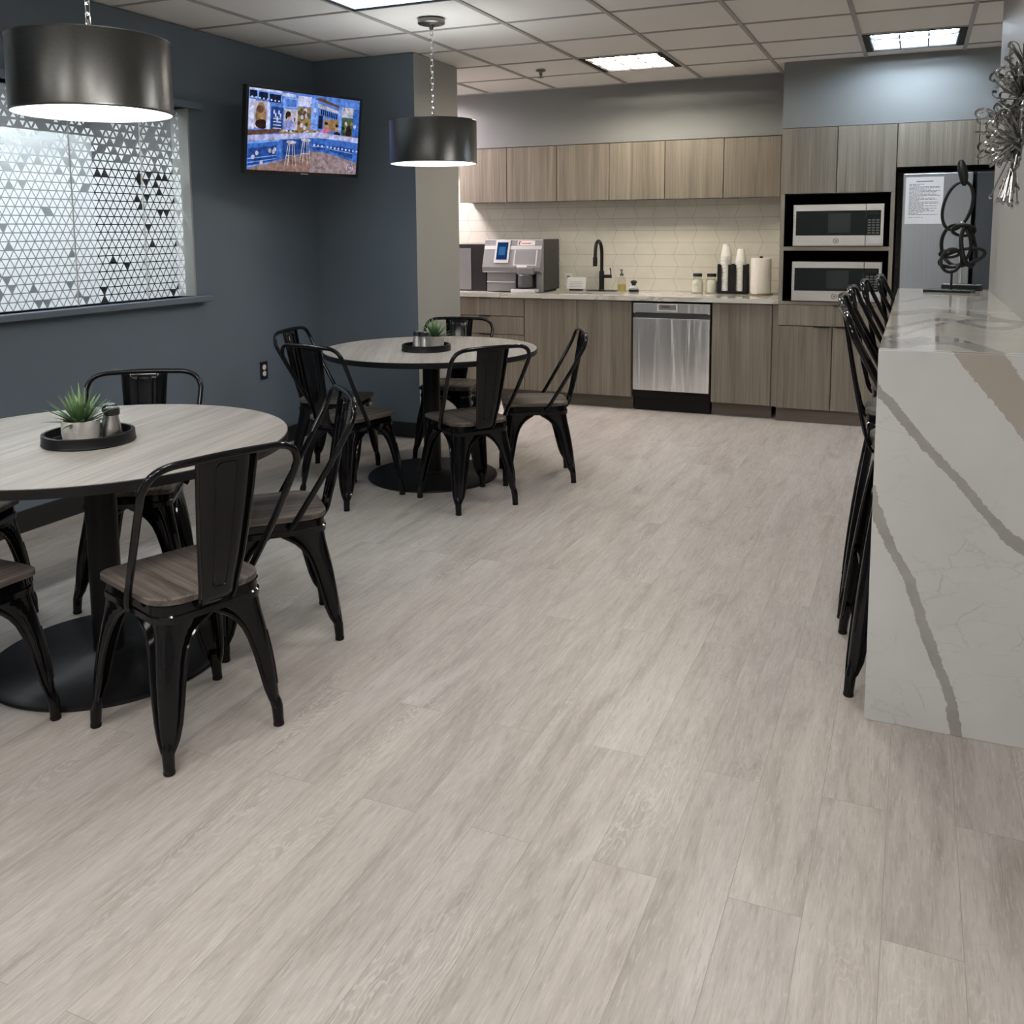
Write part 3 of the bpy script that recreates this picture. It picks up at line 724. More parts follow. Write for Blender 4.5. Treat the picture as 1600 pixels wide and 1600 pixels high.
ring((.055, 0, .180), .112, .042, -.30, .1, .35, .010)
ring((.085, .0, .235), .040, .100, -.22, .9, 0, .011)
ring((.010, -.02, .165), .048, .062, .1, .4, .2, .010)
ring((.000, -.02, .200), .046, .024, -.1, .2, .7, .008)
lf = MB(); rings = []
for z, w, xo in ((.545, .006, .050), (.56, .018, .048), (.60, .024, .043), (.64, .024, .034), (.665, .018, .030), (.678, .008, .030)):
    rings.append([(xo+w*math.cos(2*PI*q/12), w*.55*math.sin(2*PI*q/12), z) for q in range(12)])
lf.loft(rings).build('finial', 'bronze', sc_, 50)
MB().sphere((.050, -.012, .357), .012).build('bead', 'chrome', sc_, 60)
rm = thing('remote_control', 'grey and black remote control lying on the bar behind the ring sculpture', 'remote', (.232, 5.535, ZBAR), math.radians(-22))
MB().box(-.10, .10, -.026, .026, 0, .030).build('body', 'black_plastic', rm, bevel=.005)
MB().box(-.094, .094, -.023, .023, .0302, .0332).build('face_plate', 'silver_light', rm, bevel=.001)
bm_ = MB()
for q in range(9):
    for w in (-1, 0, 1): bm_.box(-.08+q*.018, -.070+q*.018, w*.011-.0035, w*.011+.0035, .0333, .0352)
bm_.build('buttons', 'black_plastic', rm)

# ------------------------------------------------------------------ wall art on the right wall
ws = thing('wall_sculpture', 'silver burst of curled metal strips and crystal beads on the right wall', 'wall decor', (XR, 3.64, 1.735))
MB().lathe([(.07, 0), (.07, .012), (.05, .018)], n=28).build('wall_plate', 'nickel', ws, 40).rotation_euler = (0, -PI/2, 0)
rr = random.Random(11); bead0 = None
def cluster(c, n, ln, spread, down=False, nm='petal_strips'):
    s_ = MB(); bd = []
    for q in range(n):
        if down: d = Vector((-abs(rr.gauss(.12, .10)), rr.gauss(0, .24), -1))
        else: d = Vector((-abs(rr.gauss(.45, .35)), rr.gauss(0, 1), rr.gauss(.15, 1)))
        d.normalize(); L_ = ln*rr.uniform(.6, 1.1)
        sd = d.orthogonal().normalized(); sd = (Matrix.Rotation(rr.uniform(0, 2*PI), 3, d) @ sd)
        e = Vector(c)+d*L_
        if e.x > -.012: d.x -= (e.x+.03)/L_; d.normalize()
        pts = [Vector(c)+d*.01]; curl = rr.random() < .6 and not down
        for h_ in (.35, .7, 1.0): pts.append(Vector(c)+d*L_*h_+sd*spread*h_*h_)
        if curl:
            p = pts[-1]; rad = rr.uniform(.012, .022)
            for a in (.7, 1.5, 2.4, 3.3, 4.1): pts.append(p+sd*rad*(1-math.cos(a))+d*rad*math.sin(a))
        path = [p if p.x < -.006 else Vector((-.006, p.y, p.z)) for p in smooth_path(pts, 4)]
        s_.tube(path, [.0048]*len(path) if not down else .0032, 5, False, 0, .35 if curl else .8)
        if not curl or rr.random() < .4:
            bd.append(tuple(path[-1]))
    st_ = s_.build(nm, 'sculpt_metal', ws, 60)
    global bead0
    for p in bd:
        if bead0 is None: o_ = bead0 = MB().sphere((0, 0, 0), .0062, 10, 7, 0, (1, 1, 1.25)).build('crystal_bead', 'crystal', None, 60)
        else: o_ = bead0.copy(); COL.objects.link(o_)
        o_.location = p; o_.parent = st_
cluster((-.070, .02, .00), 46, .105, .025)
cluster((-.065, -.07, .11), 42, .11, .025)
cluster((-.065, -.13, -.04), 38, .105, .025)
cluster((-.055, -.05, .19), 26, .11, .025)
cluster((-.066, .00, -.03), 42, .20, .01, True, 'hanging_strips')
ar = MB()
for c in ((-.070, .02, 0), (-.065, -.07, .11), (-.065, -.13, -.04), (-.055, -.05, .19)):
    ar.tube([(-.016, c[1]*.3, c[2]*.3), c], .004, 8); ar.sphere(c, .012)
ar.build('arms', 'sculpt_metal', ws, 60)

# ------------------------------------------------------------------ television on the left wall
tv = thing('television', 'flat television on a wall arm showing a blue kitchen programme', 'television', (-3.515, 4.911, 2.026))
TVM = rot(math.radians(7.612), math.radians(-.309), math.radians(74.595))
tv.rotation_euler = TVM.to_euler()
TW, TH = .89, .512
MB().box(-TW/2, TW/2, 0, .035, -TH/2, TH/2).build('body', 'black_plastic', tv, bevel=.004)
bz = MB(); e_ = .017
bz.box(-TW/2, TW/2, -.006, -.0005, TH/2-e_, TH/2); bz.box(-TW/2, TW/2, -.006, -.0005, -TH/2, -TH/2+e_+.004); bz.box(-TW/2, -TW/2+e_, -.006, -.0005, -TH/2+e_+.004, TH/2-e_); bz.box(TW/2-e_, TW/2, -.006, -.0005, -TH/2+e_+.004, TH/2-e_)
bz.build('bezel', 'black_plastic', tv)
box('maker_badge', 'silver_light', -.028, .028, -.0072, -.0062, -TH/2+.006, -TH/2+.013, tv)
# the picture on the screen: flat coloured shapes that glow
PC = {'blue': (.055, .17, .60), 'blue_d': (.025, .075, .30), 'blue_l': (.22, .40, .95), 'blue_m': (.11, .24, .72), 'white': (.66, .70, 1.0), 'counter': (.50, .52, .82), 'floor': (.30, .185, .165), 'floor_l': (.33, .25, .27), 'dark': (.012, .018, .05),
      'wood': (.14, .07, .05), 'skin': (.50, .27, .20), 'pink': (.62, .18, .34), 'hair': (.03, .018, .015), 'shirt': (.33, .36, .72), 'green': (.07, .12, .06), 'tan': (.36, .22, .10), 'stool': (.60, .55, .56), 'grey': (.55, .50, .62), 'cream': (.60, .58, .70)}
pk = list(PC); pm_ = MB(); sw, shh = TW-2*e_, TH-2*e_-.004; lay = [0]
def S_(u, v, d): return (-sw/2+u*sw, -.0006-d, (TH/2-e_)-v*shh)
def poly(cn, pts):
    lay[0] += 1; d = lay[0]*.00003
    pm_.add([S_(u, v, d) for u, v in pts], [tuple(range(len(pts)))][:1], pk.index(cn))
def rect(cn, a, b, c, d): poly(cn, [(a, b), (a, d), (c, d), (c, b)])
def blob(cn, cx, cy, rx, ry, n=10): poly(cn, [(cx+rx*math.cos(-2*PI*q/n), cy+ry*math.sin(-2*PI*q/n)) for q in range(n)])
rect('blue_m', 0, 0, 1, 1)
poly('floor', [(0, 1), (1, 1), (1, .86), (.70, .72), (.52, .72), (.05, .96)]); poly('floor_l', [(.55, 1), (1, 1), (1, .84), (.70, .72), (.56, .74)])
# upper shelves, walls
rect('blue_l', 0, 0, .28, .12); rect('dark', .01, .03, .07, .11); rect('dark', .085, .04, .16, .13); rect('dark', .175, .05, .27, .15); rect('white', .0, .0, .28, .025)
for q in range(8): blob('white', .03+q*.032, .11+.003*q, .008, .012)
poly('white', [(0, .13), (0, .50), (.05, .50), (.06, .14)]); rect('grey', .05, .15, .15, .48); blob('tan', .105, .33, .045, .17); blob('hair', .115, .43, .055, .06); blob('wood', .10, .25, .03, .05)
poly('white', [(.155, .15), (.15, .5), (.185, .5), (.18, .16)]); rect('blue_d', .19, .2, .29, .50)
for q in range(5): rect('white', .21+.014*q, .24+.04*(q % 3), .222+.014*q, .29+.04*(q % 3))
for q in range(4): rect('cream', .21, .34+.04*q, .28, .352+.04*q)
rect('blue_l', .29, .06, .42, .20); rect('blue_m', .305, .09, .405, .18); rect('white', .28, .02, .40, .06); rect('cream', .30, .21, .43, .50)
rect('white', .42, .03, .54, .16); rect('tan', .42, .17, .54, .50); 
for q in range(16): blob(('green', 'wood', 'cream')[q % 3], .43+.10*rr.random(), .2+.28*rr.random(), .015, .03)
rect('blue_l', .54, .05, .60, .5); blob('white', .575, .19, .012, .03); rect('dark', .61, .25, .65, .42)
poly('wood', [(.57, .05), (.80, .13), (.80, .10), (.62, .02)]); poly('cream', [(.60, .10), (.82, .17), (.82, .21), (.60, .15)])
for q in range(9): rect('dark', .63+.018*q, .17+.005*q, .642+.018*q, .24+.005*q)
rect('tan', .66, .29, .80, .44); rect('blue_l', .80, .12, .83, .52); rect('cream', .83, .11, .95, .24); rect('green', .83, .25, .94, .50); rect('blue', .94, .12, 1, .55)
for q in range(14): blob(('tan', 'green', 'dark', 'cream')[q % 4], .84+.14*rr.random(), .30+.22*rr.random(), .014, .025)
# people behind the counter
blob('shirt', .345, .43, .048, .10); blob('skin', .345, .30, .019, .035); blob('hair', .337, .275, .022, .038); blob('hair', .322, .30, .010, .045); rect('hair', .39, .31, .40, .36)
blob('pink', .68, .47, .042, .065); blob('skin', .685, .37, .017, .032); blob('hair', .683, .345, .017, .02); blob('dark', .79, .48, .034, .04); blob('skin', .782, .39, .015, .03); blob('hair', .785, .365, .016, .022)
blob('hair', .90, .44, .028, .10); blob('tan', .91, .54, .03, .05)
# counter and island
poly('wood', [(0, .52), (.26, .47), (.26, .52), (0, .58)]); poly('tan', [(.27, .49), (.62, .44), (.62, .48), (.27, .54)])
for q in range(22): blob(('green', 'cream', 'tan', 'wood', 'white')[q % 5], .28+.33*rr.random(), .47+.03*rr.random(), .014, .014)
poly('counter', [(0, .58), (.62, .47), (1, .50), (1, .57), (.70, .545), (.55, .55), (0, .65)])
poly('blue', [(0, .65), (.55, .55), (.55, .73), (0, .98)]); poly('blue', [(.55, .55), (.70, .545), (1, .57), (1, .84), (.70, .73), (.55, .72)])
poly('blue_l', [(.0, .655), (.27, .60), (.27, .625), (0, .685)]); poly('blue_d', [(.01, .74), (.245, .68), (.245, .86), (.01, .95)]); poly('blue_m', [(.27, .60), (.29, .595), (.29, .88), (.27, .89)])
poly('blue_d', [(.30, .61), (.53, .57), (.53, .72), (.30, .85)])
for q in range(3): poly('blue_l', [(.0, .86+.05*q), (.245, .80+.04*q), (.245, .81+.04*q), (.0, .875+.05*q)])
for cx, cy in ((.08, .79), (.19, .75), (.22, .76), (.12, .90), (.23, .73), (.05, .84)): blob('cream', cx, cy, .014, .028)
poly('blue_d', [(.565, .62), (.68, .615), (.68, .70), (.565, .70)]); poly('blue_d', [(.72, .63), (.95, .65), (.95, .79), (.72, .70)])
poly('blue_l', [(.565, .655), (.68, .65), (.68, .66), (.565, .665)]); poly('blue_l', [(.72, .67), (.95, .71), (.95, .72), (.72, .68)])
for q in range(12): blob('white', .58+.036*q+(.03 if q > 2 else 0)*.5, .64+.004*q, .009, .014)
for cx, cy in ((.37, .625), (.50, .585)):
    for dx in (-.045, -.02, .02, .045): poly('stool', [(cx+dx*.5-.003, cy), (cx+dx*1.1-.003, cy+.30), (cx+dx*1.1+.003, cy+.30), (cx+dx*.5+.003, cy)])
    rect('stool', cx-.04, cy+.17, cx+.04, cy+.18); blob('cream', cx, cy, .045, .022)
blob('grey', .93, .91, .035, .055); blob('floor_l', .93, .91, .029, .047); rect('grey', .915, .895, .945, .925)
pm_.build('screen_picture', [emit('screen_'+n_, PC[n_], .58, 26) for n_ in pk], tv)
ta = thing('tv_wall_mount', 'black swivel arm holding the television on the left wall', 'wall mount', (XL, 5.0, 2.03))
MB().box(.0, .014, -.06, .06, -.16, .16).build('wall_plate', 'black_matte', ta, bevel=.002)
MB().tube([(.014, 0, 0), (.12, .09, 0)], .016, 10).tube([(.12, .09, .03), (.288, -.05, .03)], .014, 10).tube([(.12, .09, -.03), (.12, .09, .05)], .018, 12).build('arm', 'black_matte', ta, 50)
ot = thing('wall_outlet', 'dark outlet plate with two white sockets on the blue left wall', 'outlet', (XL, 4.877, .525))
MB().box(0, .006, -.037, .037, -.058, .058).build('plate', 'black_plastic', ot, bevel=.002)
for q in (-1, 1):
    MB().lathe([(.017, 0), (.017, .003)], n=20).build('socket', 'white_plastic', ot, 40).matrix_local = Matrix.Translation((.006, 0, q*.021)) @ Matrix.Rotation(PI/2, 4, 'Y')

# ------------------------------------------------------------------ tray, plant and shakers on each table
def tray(x, y, rz, label, rad=.128):
    t = tag(MB().lathe([(.0, .0), (rad, 0), (rad+.003, .004), (rad+.001, .008), (rad, .034), (rad-.004, .036), (rad-.011, .035), (rad-.012, .010), (rad-.016, .006), (.0, .006)], n=64, cap0=False, cap1=False).build('round_tray', 'black_satin', None, 35), label, 'tray')
    t.location = (x, y, .7515); t.rotation_euler = (0, 0, rz); return t
def plant(x, y, label, seed, s_=1.0):
    t = thing('potted_succulent', label, 'plant', (x, y, .7577)); r_ = random.Random(seed)
    MB().lathe([(.046*s_, 0), (.054*s_, .004), (.058*s_, .03), (.058*s_, .066), (.056*s_, .070), (.051*s_, .070), (.050*s_, .058), (.0, .057)], n=44, cap1=False).build('pot', 'concrete', t, 35)
    MB().lathe([(.049*s_, .0575), (.049*s_, .060)], n=24).build('soil', 'soil', t, 35)
    lv = MB()
    for q in range(46):
        a = q*2.399963; k_ = q/46; el = math.radians(84-72*k_+r_.uniform(-6, 6)); ln = (.092+.012*math.sin(q)+.02*(1-k_))*s_
        w = .0075*s_; d0 = Vector((math.cos(a), math.sin(a), 0)); sd = Vector((-math.sin(a), math.cos(a), 0)); rings = []
        base = d0*(.006+.02*k_)*s_+Vector((0, 0, .0605))
        for h_, wf in ((0, .7), (.25, 1), (.5, .85), (.75, .5), (1, .06)):
            e2 = el-.28*h_*k_; c = base+d0*math.cos(e2)*ln*h_+Vector((0, 0, math.sin(e2)*ln*h_+.006*h_*h_)); nrm = (d0*-math.sin(e2)+Vector((0, 0, math.cos(e2))))
            rings.append([tuple(c+sd*w*wf), tuple(c-nrm*w*.35*wf), tuple(c-sd*w*wf), tuple(c+nrm*w*.18*wf)])
        lv.loft(rings)
    lv.build('leaves', 'leaf', t, 60); return t
def shaker(x, y, label, group):
    t = thing('shaker', label, 'shaker', (x, y, .7577), 0, group)
    MB().lathe([(.0275, 0), (.030, .003), (.030, .014), (.0262, .040), (.0212, .064), (.0200, .076)], n=32).build('body', 'steel', t, 40)
    MB().lathe([(.0212, .0762), (.0245, .079), (.0245, .098), (.0205, .101)], n=32).build('cap', 'black_plastic', t, 40)
    MB().lathe([(.0188, .1012), (.0178, .1025)], n=24).build('cap_disc', 'chrome', t, 40)
    return t
tray(-2.437, 2.172, .2, 'round black tray on the near table holding a plant and shakers', .140)
plant(-2.445, 2.150, 'spiky green succulent in a concrete pot on the near table', 4)
shaker(-2.385, 2.222, 'steel shaker with black cap on the near table, front one', 'shakers on the near table')
shaker(-2.437, 2.262, 'steel shaker with black cap on the near table, the one behind', 'shakers on the near table')
tray(-2.525, 4.610, .7, 'round black tray on the far table holding a plant and shakers', .138)
plant(-2.502, 4.665, 'spiky green succulent in a pale pot on the far table', 9, .95)
shaker(-2.568, 4.585, 'steel shaker with black cap on the far table, left one', 'shakers on the far table')
shaker(-2.512, 4.572, 'steel shaker with black cap on the far table, right one beside the pot', 'shakers on the far table')

# ------------------------------------------------------------------ base cabinets
CB, CT = .10, .866      # door bottom, body top
def carcass(t, x0, x1, z0, z1, y0, y1):
    MB().box(x0, x1, y0, y1, z0, z1).build('body', 'cabinet_h', t)  # dark body colour stands in for shade in the gaps between fronts
def pull(o, xc, z, w=.10, y=YK, under=False):
    MB().box(xc-w/2, xc+w/2, y-.014, y-.0005, z-.0025 if not under else z-.0035, z+.002 if not under else z-.0005).build('edge_pull', 'black_satin', o)
def front(t, nm, x0, x1, z0, z1, y, pulls=(), th=.018):
    d = MB().box(x0+.003, x1-.003, y, y+th, z0+.003, z1-.003).build(nm, 'cabinet', t, bevel=.001)
    for xc, zz, w, un in pulls: pull(d, xc, zz, w, y, un)
    return d
def base_unit(nm, label, x0, x1, fronts):
    t = thing(nm, label, 'cabinet')
    if nm == 'sink_cabinet':
        MB().box(x0+.001, x1-.001, YK+.0185, YB-.005, .10, .68).box(x0+.001, x0+.019, YK+.0185, YB-.005, .6801, CT).box(x1-.019, x1-.001, YK+.0185, YB-.005, .6801, CT).build('body', 'cabinet', t)
    else: carcass(t, x0+.001, x1-.001, .10, CT, YK+.0185, YB-.005)
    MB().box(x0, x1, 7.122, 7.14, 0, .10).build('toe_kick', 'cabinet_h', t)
    for f in fronts: front(t, *f)
    return t
zd = [CT, .713, .560, .34, CB]
base_unit('drawer_cabinet', 'base cabinet of stacked wood drawers under the coffee machine', -3.74, -2.944,
    [('drawer', -3.739, -2.944, zd[q+1], zd[q], YK, [(-3.30, zd[q]-.0035, .10, False)]) for q in range(4)])
base_unit('sink_cabinet', 'two-door wood base cabinet under the sink and faucet', -2.944, -2.031,
    [('door', -2.944, -2.484, CB, CT, YK), ('door', -2.484, -2.031, CB, CT, YK)])
base_unit('base_cabinet', 'single-door wood base cabinet right of the dishwasher', -1.403, -.955, [('door', -1.403, -.957, CB, CT, YK)])
box('filler_strip', 'cabinet_edge', -.9545, -.9135, YK+.012, YK+.03, .10, CT)
tag(bpy.data.objects['filler_strip'], 'narrow dark filler strip between base cabinet and tall microwave cabinet', 'filler')
# dishwasher
dw = thing('dishwasher', 'stainless dishwasher set between the wood base cabinets', 'dishwasher')
MB().box(-2.022, -1.409, YK+.02, YB-.03, .10, CT-.002).build('body', 'black_matte', dw)
MB().box(-2.012, -1.413, YK-.02, YK+.019, .168, .736).build('door', 'steel_v', dw, bevel=.003)
MB().box(-2.012, -1.413, YK-.02, YK+.019, .776, .853).build('control_strip', 'steel_v', dw, bevel=.003)
MB().box(-2.012, -1.413, YK+.004, YK+.019, .7362, .7758).build('handle_pocket', 'grey_dark', dw)
MB().box(-1.995, -1.43, YK-.024, YK-.0205, .776, .782).build('handle_lip', 'grey_dark', dw, bevel=.001)
MB().box(-1.818, -1.662, YK-.0222, YK-.0205, .794, .848).build('display_frame', 'white_plastic', dw, bevel=.001)
MB().box(-1.808, -1.672, YK-.0229, YK-.0223, .802, .842).build('display_panel', 'silver_paint', dw)
MB().box(-1.79, -1.72, YK-.0237, YK-.0230, .822, .832).build('maker_mark', 'grey_dark', dw)
MB().box(-2.012, -1.413, 7.10, 7.13, .0, .16).build('toe_panel', 'black_matte', dw)
# countertop with sink cut-out
ct = thing('countertop', 'cream quartz kitchen countertop with grey veins along the back wall', 'countertop')
cm_ = MB(); yf, yb = YK-.03, YB-.001; sx0, sx1, sy0, sy1 = -2.80, -2.16, 7.13, 7.47
cm_.box(-3.742, sx0, yf, yb, CT+.004, ZC); cm_.box(sx1, -.914, yf, yb, CT+.004, ZC); cm_.box(sx0, sx1, yf, sy0, CT+.004, ZC); cm_.box(sx0, sx1, sy1, yb, CT+.004, ZC)
cm_.build('slab', 'counter', ct)
sk = MB(); sk.box(sx0-.01, sx1+.01, sy0-.01, sy1+.01, .70, .705); sk.box(sx0-.01, sx0-.002, sy0-.01, sy1+.01, .705, CT+.003); sk.box(sx1+.002, sx1+.01, sy0-.01, sy1+.01, .705, CT+.003)
sk.box(sx0-.002, sx1+.002, sy0-.01, sy0-.002, .705, CT+.003); sk.box(sx0-.002, sx1+.002, sy1+.002, sy1+.01, .705, CT+.003)
sk.build('sink_basin', 'steel', ct)

# ------------------------------------------------------------------ wall cabinets
ZU0, ZU1 = 1.661, 2.127
xs = [-3.724, -3.271, -2.810, -2.348, -1.881, -1.412, -.977]
names = ['leftmost wood wall cabinet of the row, above the coffee machine', 'wood wall cabinet in the middle of the row, above the faucet', 'rightmost wood wall cabinet of the row, above the paper cups']
for q in range(3):
    a, b_, c = xs[2*q], xs[2*q+1], xs[2*q+2]
    t = thing('wall_cabinet', names[q], 'cabinet', (0, 0, 0), 0, 'wall cabinets above the backsplash')
    carcass(t, a+.001, c-.001, ZU0+.006, ZU1, YS+.0185, YB-.001)
    front(t, 'door', a, b_, ZU0, ZU1, YS, [(b_-.085, ZU0+.001, .11, True)])
    front(t, 'door', b_, c, ZU0, ZU1, YS, [(b_+.085, ZU0+.001, .11, True)])
box('cabinet_filler', 'cabinet', -.976, -.9135, YS+.001, YS+.02, ZU0, ZU1)
tag(bpy.data.objects['cabinet_filler'], 'narrow wood filler panel where the wall cabinets meet the tall cabinet', 'filler')

# ------------------------------------------------------------------ tall microwave cabinet
tc = thing('tall_cabinet', 'tall wood cabinet holding two microwaves one above the other', 'cabinet')
x0, x1 = -.913, -.149; yt = YT
body = MB(); body.box(x0, x0+.019, yt+.019, YB-.001, .10, 2.131); body.box(x1-.019, x1, yt+.019, YB-.001, .10, 2.131)
body.box(x0+.019, x1-.019, YB-.02, YB-.001, .10, 2.131)
body.box(x0+.019, x1-.019, yt+.02, YB-.02, .10, .118); body.box(x0+.019, x1-.019, yt+.02, YB-.02, 2.11, 2.131)
body.build('body', 'cabinet', tc)
fr_ = MB(); fr_.box(x0, x0+.027, yt, yt+.0185, .872, 1.664); fr_.box(x1-.027, x1, yt, yt+.0185, .872, 1.664)
fr_.box(x0+.027, x1-.027, yt, yt+.0185, 1.262, 1.290); fr_.box(x0+.027, x1-.027, yt, yt+.0185, .872, .893)
fr_.build('face_frame', 'cabinet_edge', tc)
nl = MB()   # black niche lining
for za, zb in ((.895, 1.262), (1.29, 1.664)):
    nl.box(x0+.0275, x1-.0275, yt+.02, YB-.03, za-.004, za); nl.box(x0+.0275, x1-.0275, yt+.02, YB-.03, zb-.003, zb+.001)
    nl.box(x0+.020, x0+.0275, yt+.02, YB-.03, za-.004, zb); nl.box(x1-.0275, x1-.020, yt+.02, YB-.03, za-.004, zb); nl.box(x0+.0275, x1-.0275, YB-.03, YB-.024, za, zb)
nl.build('niche_lining', 'black_matte', tc)
front(tc, 'door', x0, -.536, 1.664, 2.131, yt, [(-.536-.10, 1.665, .12, True)])
front(tc, 'door', -.536, x1, 1.664, 2.131, yt, [(-.536+.10, 1.665, .12, True)])
front(tc, 'drawer', x0, x1, .715, .871, yt, [(-.475, .868, .11, False)])
front(tc, 'door', x0, -.531, .10, .715, yt, [(-.605, .712, .11, False)])
front(tc, 'door', -.531, x1, .10, .715, yt, [(-.455, .712, .11, False)])
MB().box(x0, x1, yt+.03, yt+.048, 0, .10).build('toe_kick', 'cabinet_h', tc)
def microwave(z0, z1, label):
    t = thing('microwave', label, 'microwave', (0, 0, 0), 0, 'microwaves in the tall cabinet')
    a, c = -.822, -.214; y = yt-.012
    MB().box(a+.004, c-.004, y+.021, yt+.40, z0+.006, z1-.004).build('body', 'black_matte', t)
    sp_ = c-.118
    MB().box(a, sp_-.001, y, y+.02, z0+.004, z1).build('door', 'steel', t, bevel=.003)
    MB().box(sp_+.001, c, y, y+.02, z0+.004, z1).build('control_panel', 'steel', t, bevel=.003)
    wz0, wz1 = z0+.078, z1-.045
    MB().box(a+.020, sp_-.001, y-.002, y-.0003, wz0, wz1).build('door_window', 'window_black', t, bevel=.001)
    MB().box(a+.24, sp_-.10, y-.003, y-.0021, wz0+.018, wz1-.018).build('inner_window', 'window_mesh', t)
    pn_ = MB().box(sp_+.001, c-.020, y-.002, y-.0003, wz0, wz1).build('keypad', 'window_black', t, bevel=.001)
    kb = MB()
    for q in range(3):
        for w in range(6): kb.box(sp_+.014+q*.027, sp_+.034+q*.027, y-.0027, y-.0021, wz0+.012+w*.018, wz0+.022+w*.018)
    kb.build('keys', 'grey_dark', t)
    MB().box(sp_+.010, sp_+.084, y-.0027, y-.0021, wz1-.030, wz1-.010).build('display', 'black_matte', t)
    MB().box(sp_+.018, c-.022, y-.005, y-.0003, z0+.022, z0+.060).build('open_button', 'silver_light', t, bevel=.003)
    lg = MB(); cx, cz = (a+sp_)/2+.05, z0+.040
    lg.tube([(cx+.017*math.cos(2*PI*q/24), y-.002, cz+.017*math.sin(2*PI*q/24)) for q in range(24)], .0018, 6, True)
    lg.tube(smooth_path([(cx-.010, y-.002, cz+.002), (cx-.003, y-.002, cz+.008), (cx-.006, y-.002, cz-.007), (cx+.001, y-.002, cz-.005), (cx+.002, y-.002, cz+.006), (cx+.009, y-.002, cz+.004), (cx+.003, y-.002, cz), (cx+.010, y-.002, cz-.006)], 4), .0014, 5)
    lg.build('logo_badge', 'grey_dark', t, 60)
    return t
microwave(1.291, 1.588, 'upper of the two stainless microwaves in the tall cabinet')
microwave(.896, 1.183, 'lower of the two stainless microwaves, just above the drawer')

# ------------------------------------------------------------------ fridge and cabinet above it
fc = thing('fridge_cabinet', 'two-door wood cabinet above the fridge', 'cabinet')
carcass(fc, -.146, .86, 1.835, 2.131, yt+.0185, YB-.001)
front(fc, 'door', -.147, .356, 1.831, 2.131, yt, [(.25, 1.832, .11, True)]); front(fc, 'door', .356, .86, 1.831, 2.131, yt, [(.46, 1.832, .11, True)])
box('fridge_side_panel', 'cabinet', .862, .88, yt, YB-.001, 0, 2.131, fc)
fg = thing('refrigerator', 'tall stainless french-door refrigerator with dark right door behind the bar', 'refrigerator')
MB().box(-.095, .80, yt+.03, YB-.03, .02, 1.78).build('body', 'black_matte', fg)
MB().box(-.100, .328, yt-.045, yt+.029, .70, 1.786).build('door', 'steel_fridge', fg, bevel=.006)
MB().box(.352, .80, yt-.045, yt+.029, .70, 1.786).build('door', 'steel_dark', fg, bevel=.006)['label'] = 'dark right fridge door'
MB().box(-.100, .80, yt-.045, yt+.029, .06, .685).build('freezer_drawer', 'steel_fridge', fg, bevel=.006)
hn = MB(); hn.tube([(.275, yt-.045, .80), (.275, yt-.085, .82), (.275, yt-.085, 1.30), (.275, yt-.045, 1.32)], .010, 8)
hn.build('door_handle', 'steel', fg, 50)
pp = thing('paper_notice', 'white printed notice sheet taped to the left fridge door', 'paper')
yp = yt-.0465
nx0, nx1, nz0, nz1 = -.082, .152, 1.445, 1.760
MB().box(nx0, nx1, yp-.0008, yp, nz0, nz1).build('sheet', 'paper', pp)
tx = MB(); rt = random.Random(5); z = nz1-.032
tx.box(nx0+.065, nx1-.065, yp-.0011, yp-.0009, z, z+.006); z -= .018
while z > nz0+.03:
    gap = rt.random() < .12
    if not gap:
        xa = nx0+.022; end = nx1-.02-rt.choice([0, .01, .02, .03, .06, .10, .13])
        while xa < end:
            w = rt.uniform(.008, .028); tx.box(xa, min(xa+w, end), yp-.0011, yp-.0009, z, z+.0032); xa += w+.004
    z -= .0085
tx.build('printed_lines', 'ink', pp)

# ------------------------------------------------------------------ things on the kitchen counter
Z = ZC+.0005
bb = thing('black_brewer', 'black box machine with grey front panel at the far left of the counter', 'appliance')
MB().box(-3.74, -3.375, 7.25, 7.60, Z, 1.305).build('body', 'black_plastic', bb, bevel=.004)
MB().box(-3.735, -3.515, 7.243, 7.2495, Z+.01, 1.27).build('front_panel', 'silver_paint', bb, bevel=.002)
cmch = thing('coffee_machine', 'silver office coffee machine with blue touch screen and black side', 'coffee machine')
mx0, mx1 = -3.345, -2.838
MB().box(mx0+.006, mx1, 7.235, 7.60, Z+.012, 1.345).build('body', 'charcoal_side', cmch, bevel=.004)
MB().box(mx0+.02, mx1-.02, 7.25, 7.58, Z, Z+.0119).build('feet_base', 'black_matte', cmch)
def sl(z): return 7.145+(z-1.115)/(1.345-1.115)*.075    # slanted upper front
u = MB(); u.loft([[(x, sl(1.115), 1.115), (x, sl(1.345), 1.345), (x, 7.2345, 1.345), (x, 7.2345, 1.07), (x, 7.160, 1.07), (x, 7.147, 1.085)] for x in (mx0-.02, mx1)])
u.build('upper_housing', 'silver_paint', cmch, bevel=.003)
MB().box(mx0+.004, -3.075, 7.196, 7.2345, Z+.004, 1.069).build('lower_front', 'silver_paint', cmch, bevel=.003)
MB().box(-2.892, mx1-.002, 7.196, 7.2345, Z+.004, 1.069).build('right_pillar', 'silver_paint', cmch, bevel=.003)
MB().box(mx0+.002, -3.08, 7.188, 7.1955, .985, .995).build('drawer_lip', 'silver_light', cmch, bevel=.002)
MB().box(mx0+.006, -3.082, 7.190, 7.1955, Z+.006, .975).build('drip_drawer', 'silver_paint', cmch, bevel=.002)
MB().box(-3.074, -2.893, 7.228, 7.2345, Z+.02, 1.069).build('cup_bay', 'grey_dark', cmch)
def slab(nm, m, xa, xb, za, zb, d0, d1, b=.001):
    MB().loft([[(x, sl(za)-d1, za), (x, sl(zb)-d1, zb), (x, sl(zb)-d0, zb), (x, sl(za)-d0, za)] for x in (xa, xb)]).build(nm, m, cmch, bevel=b)
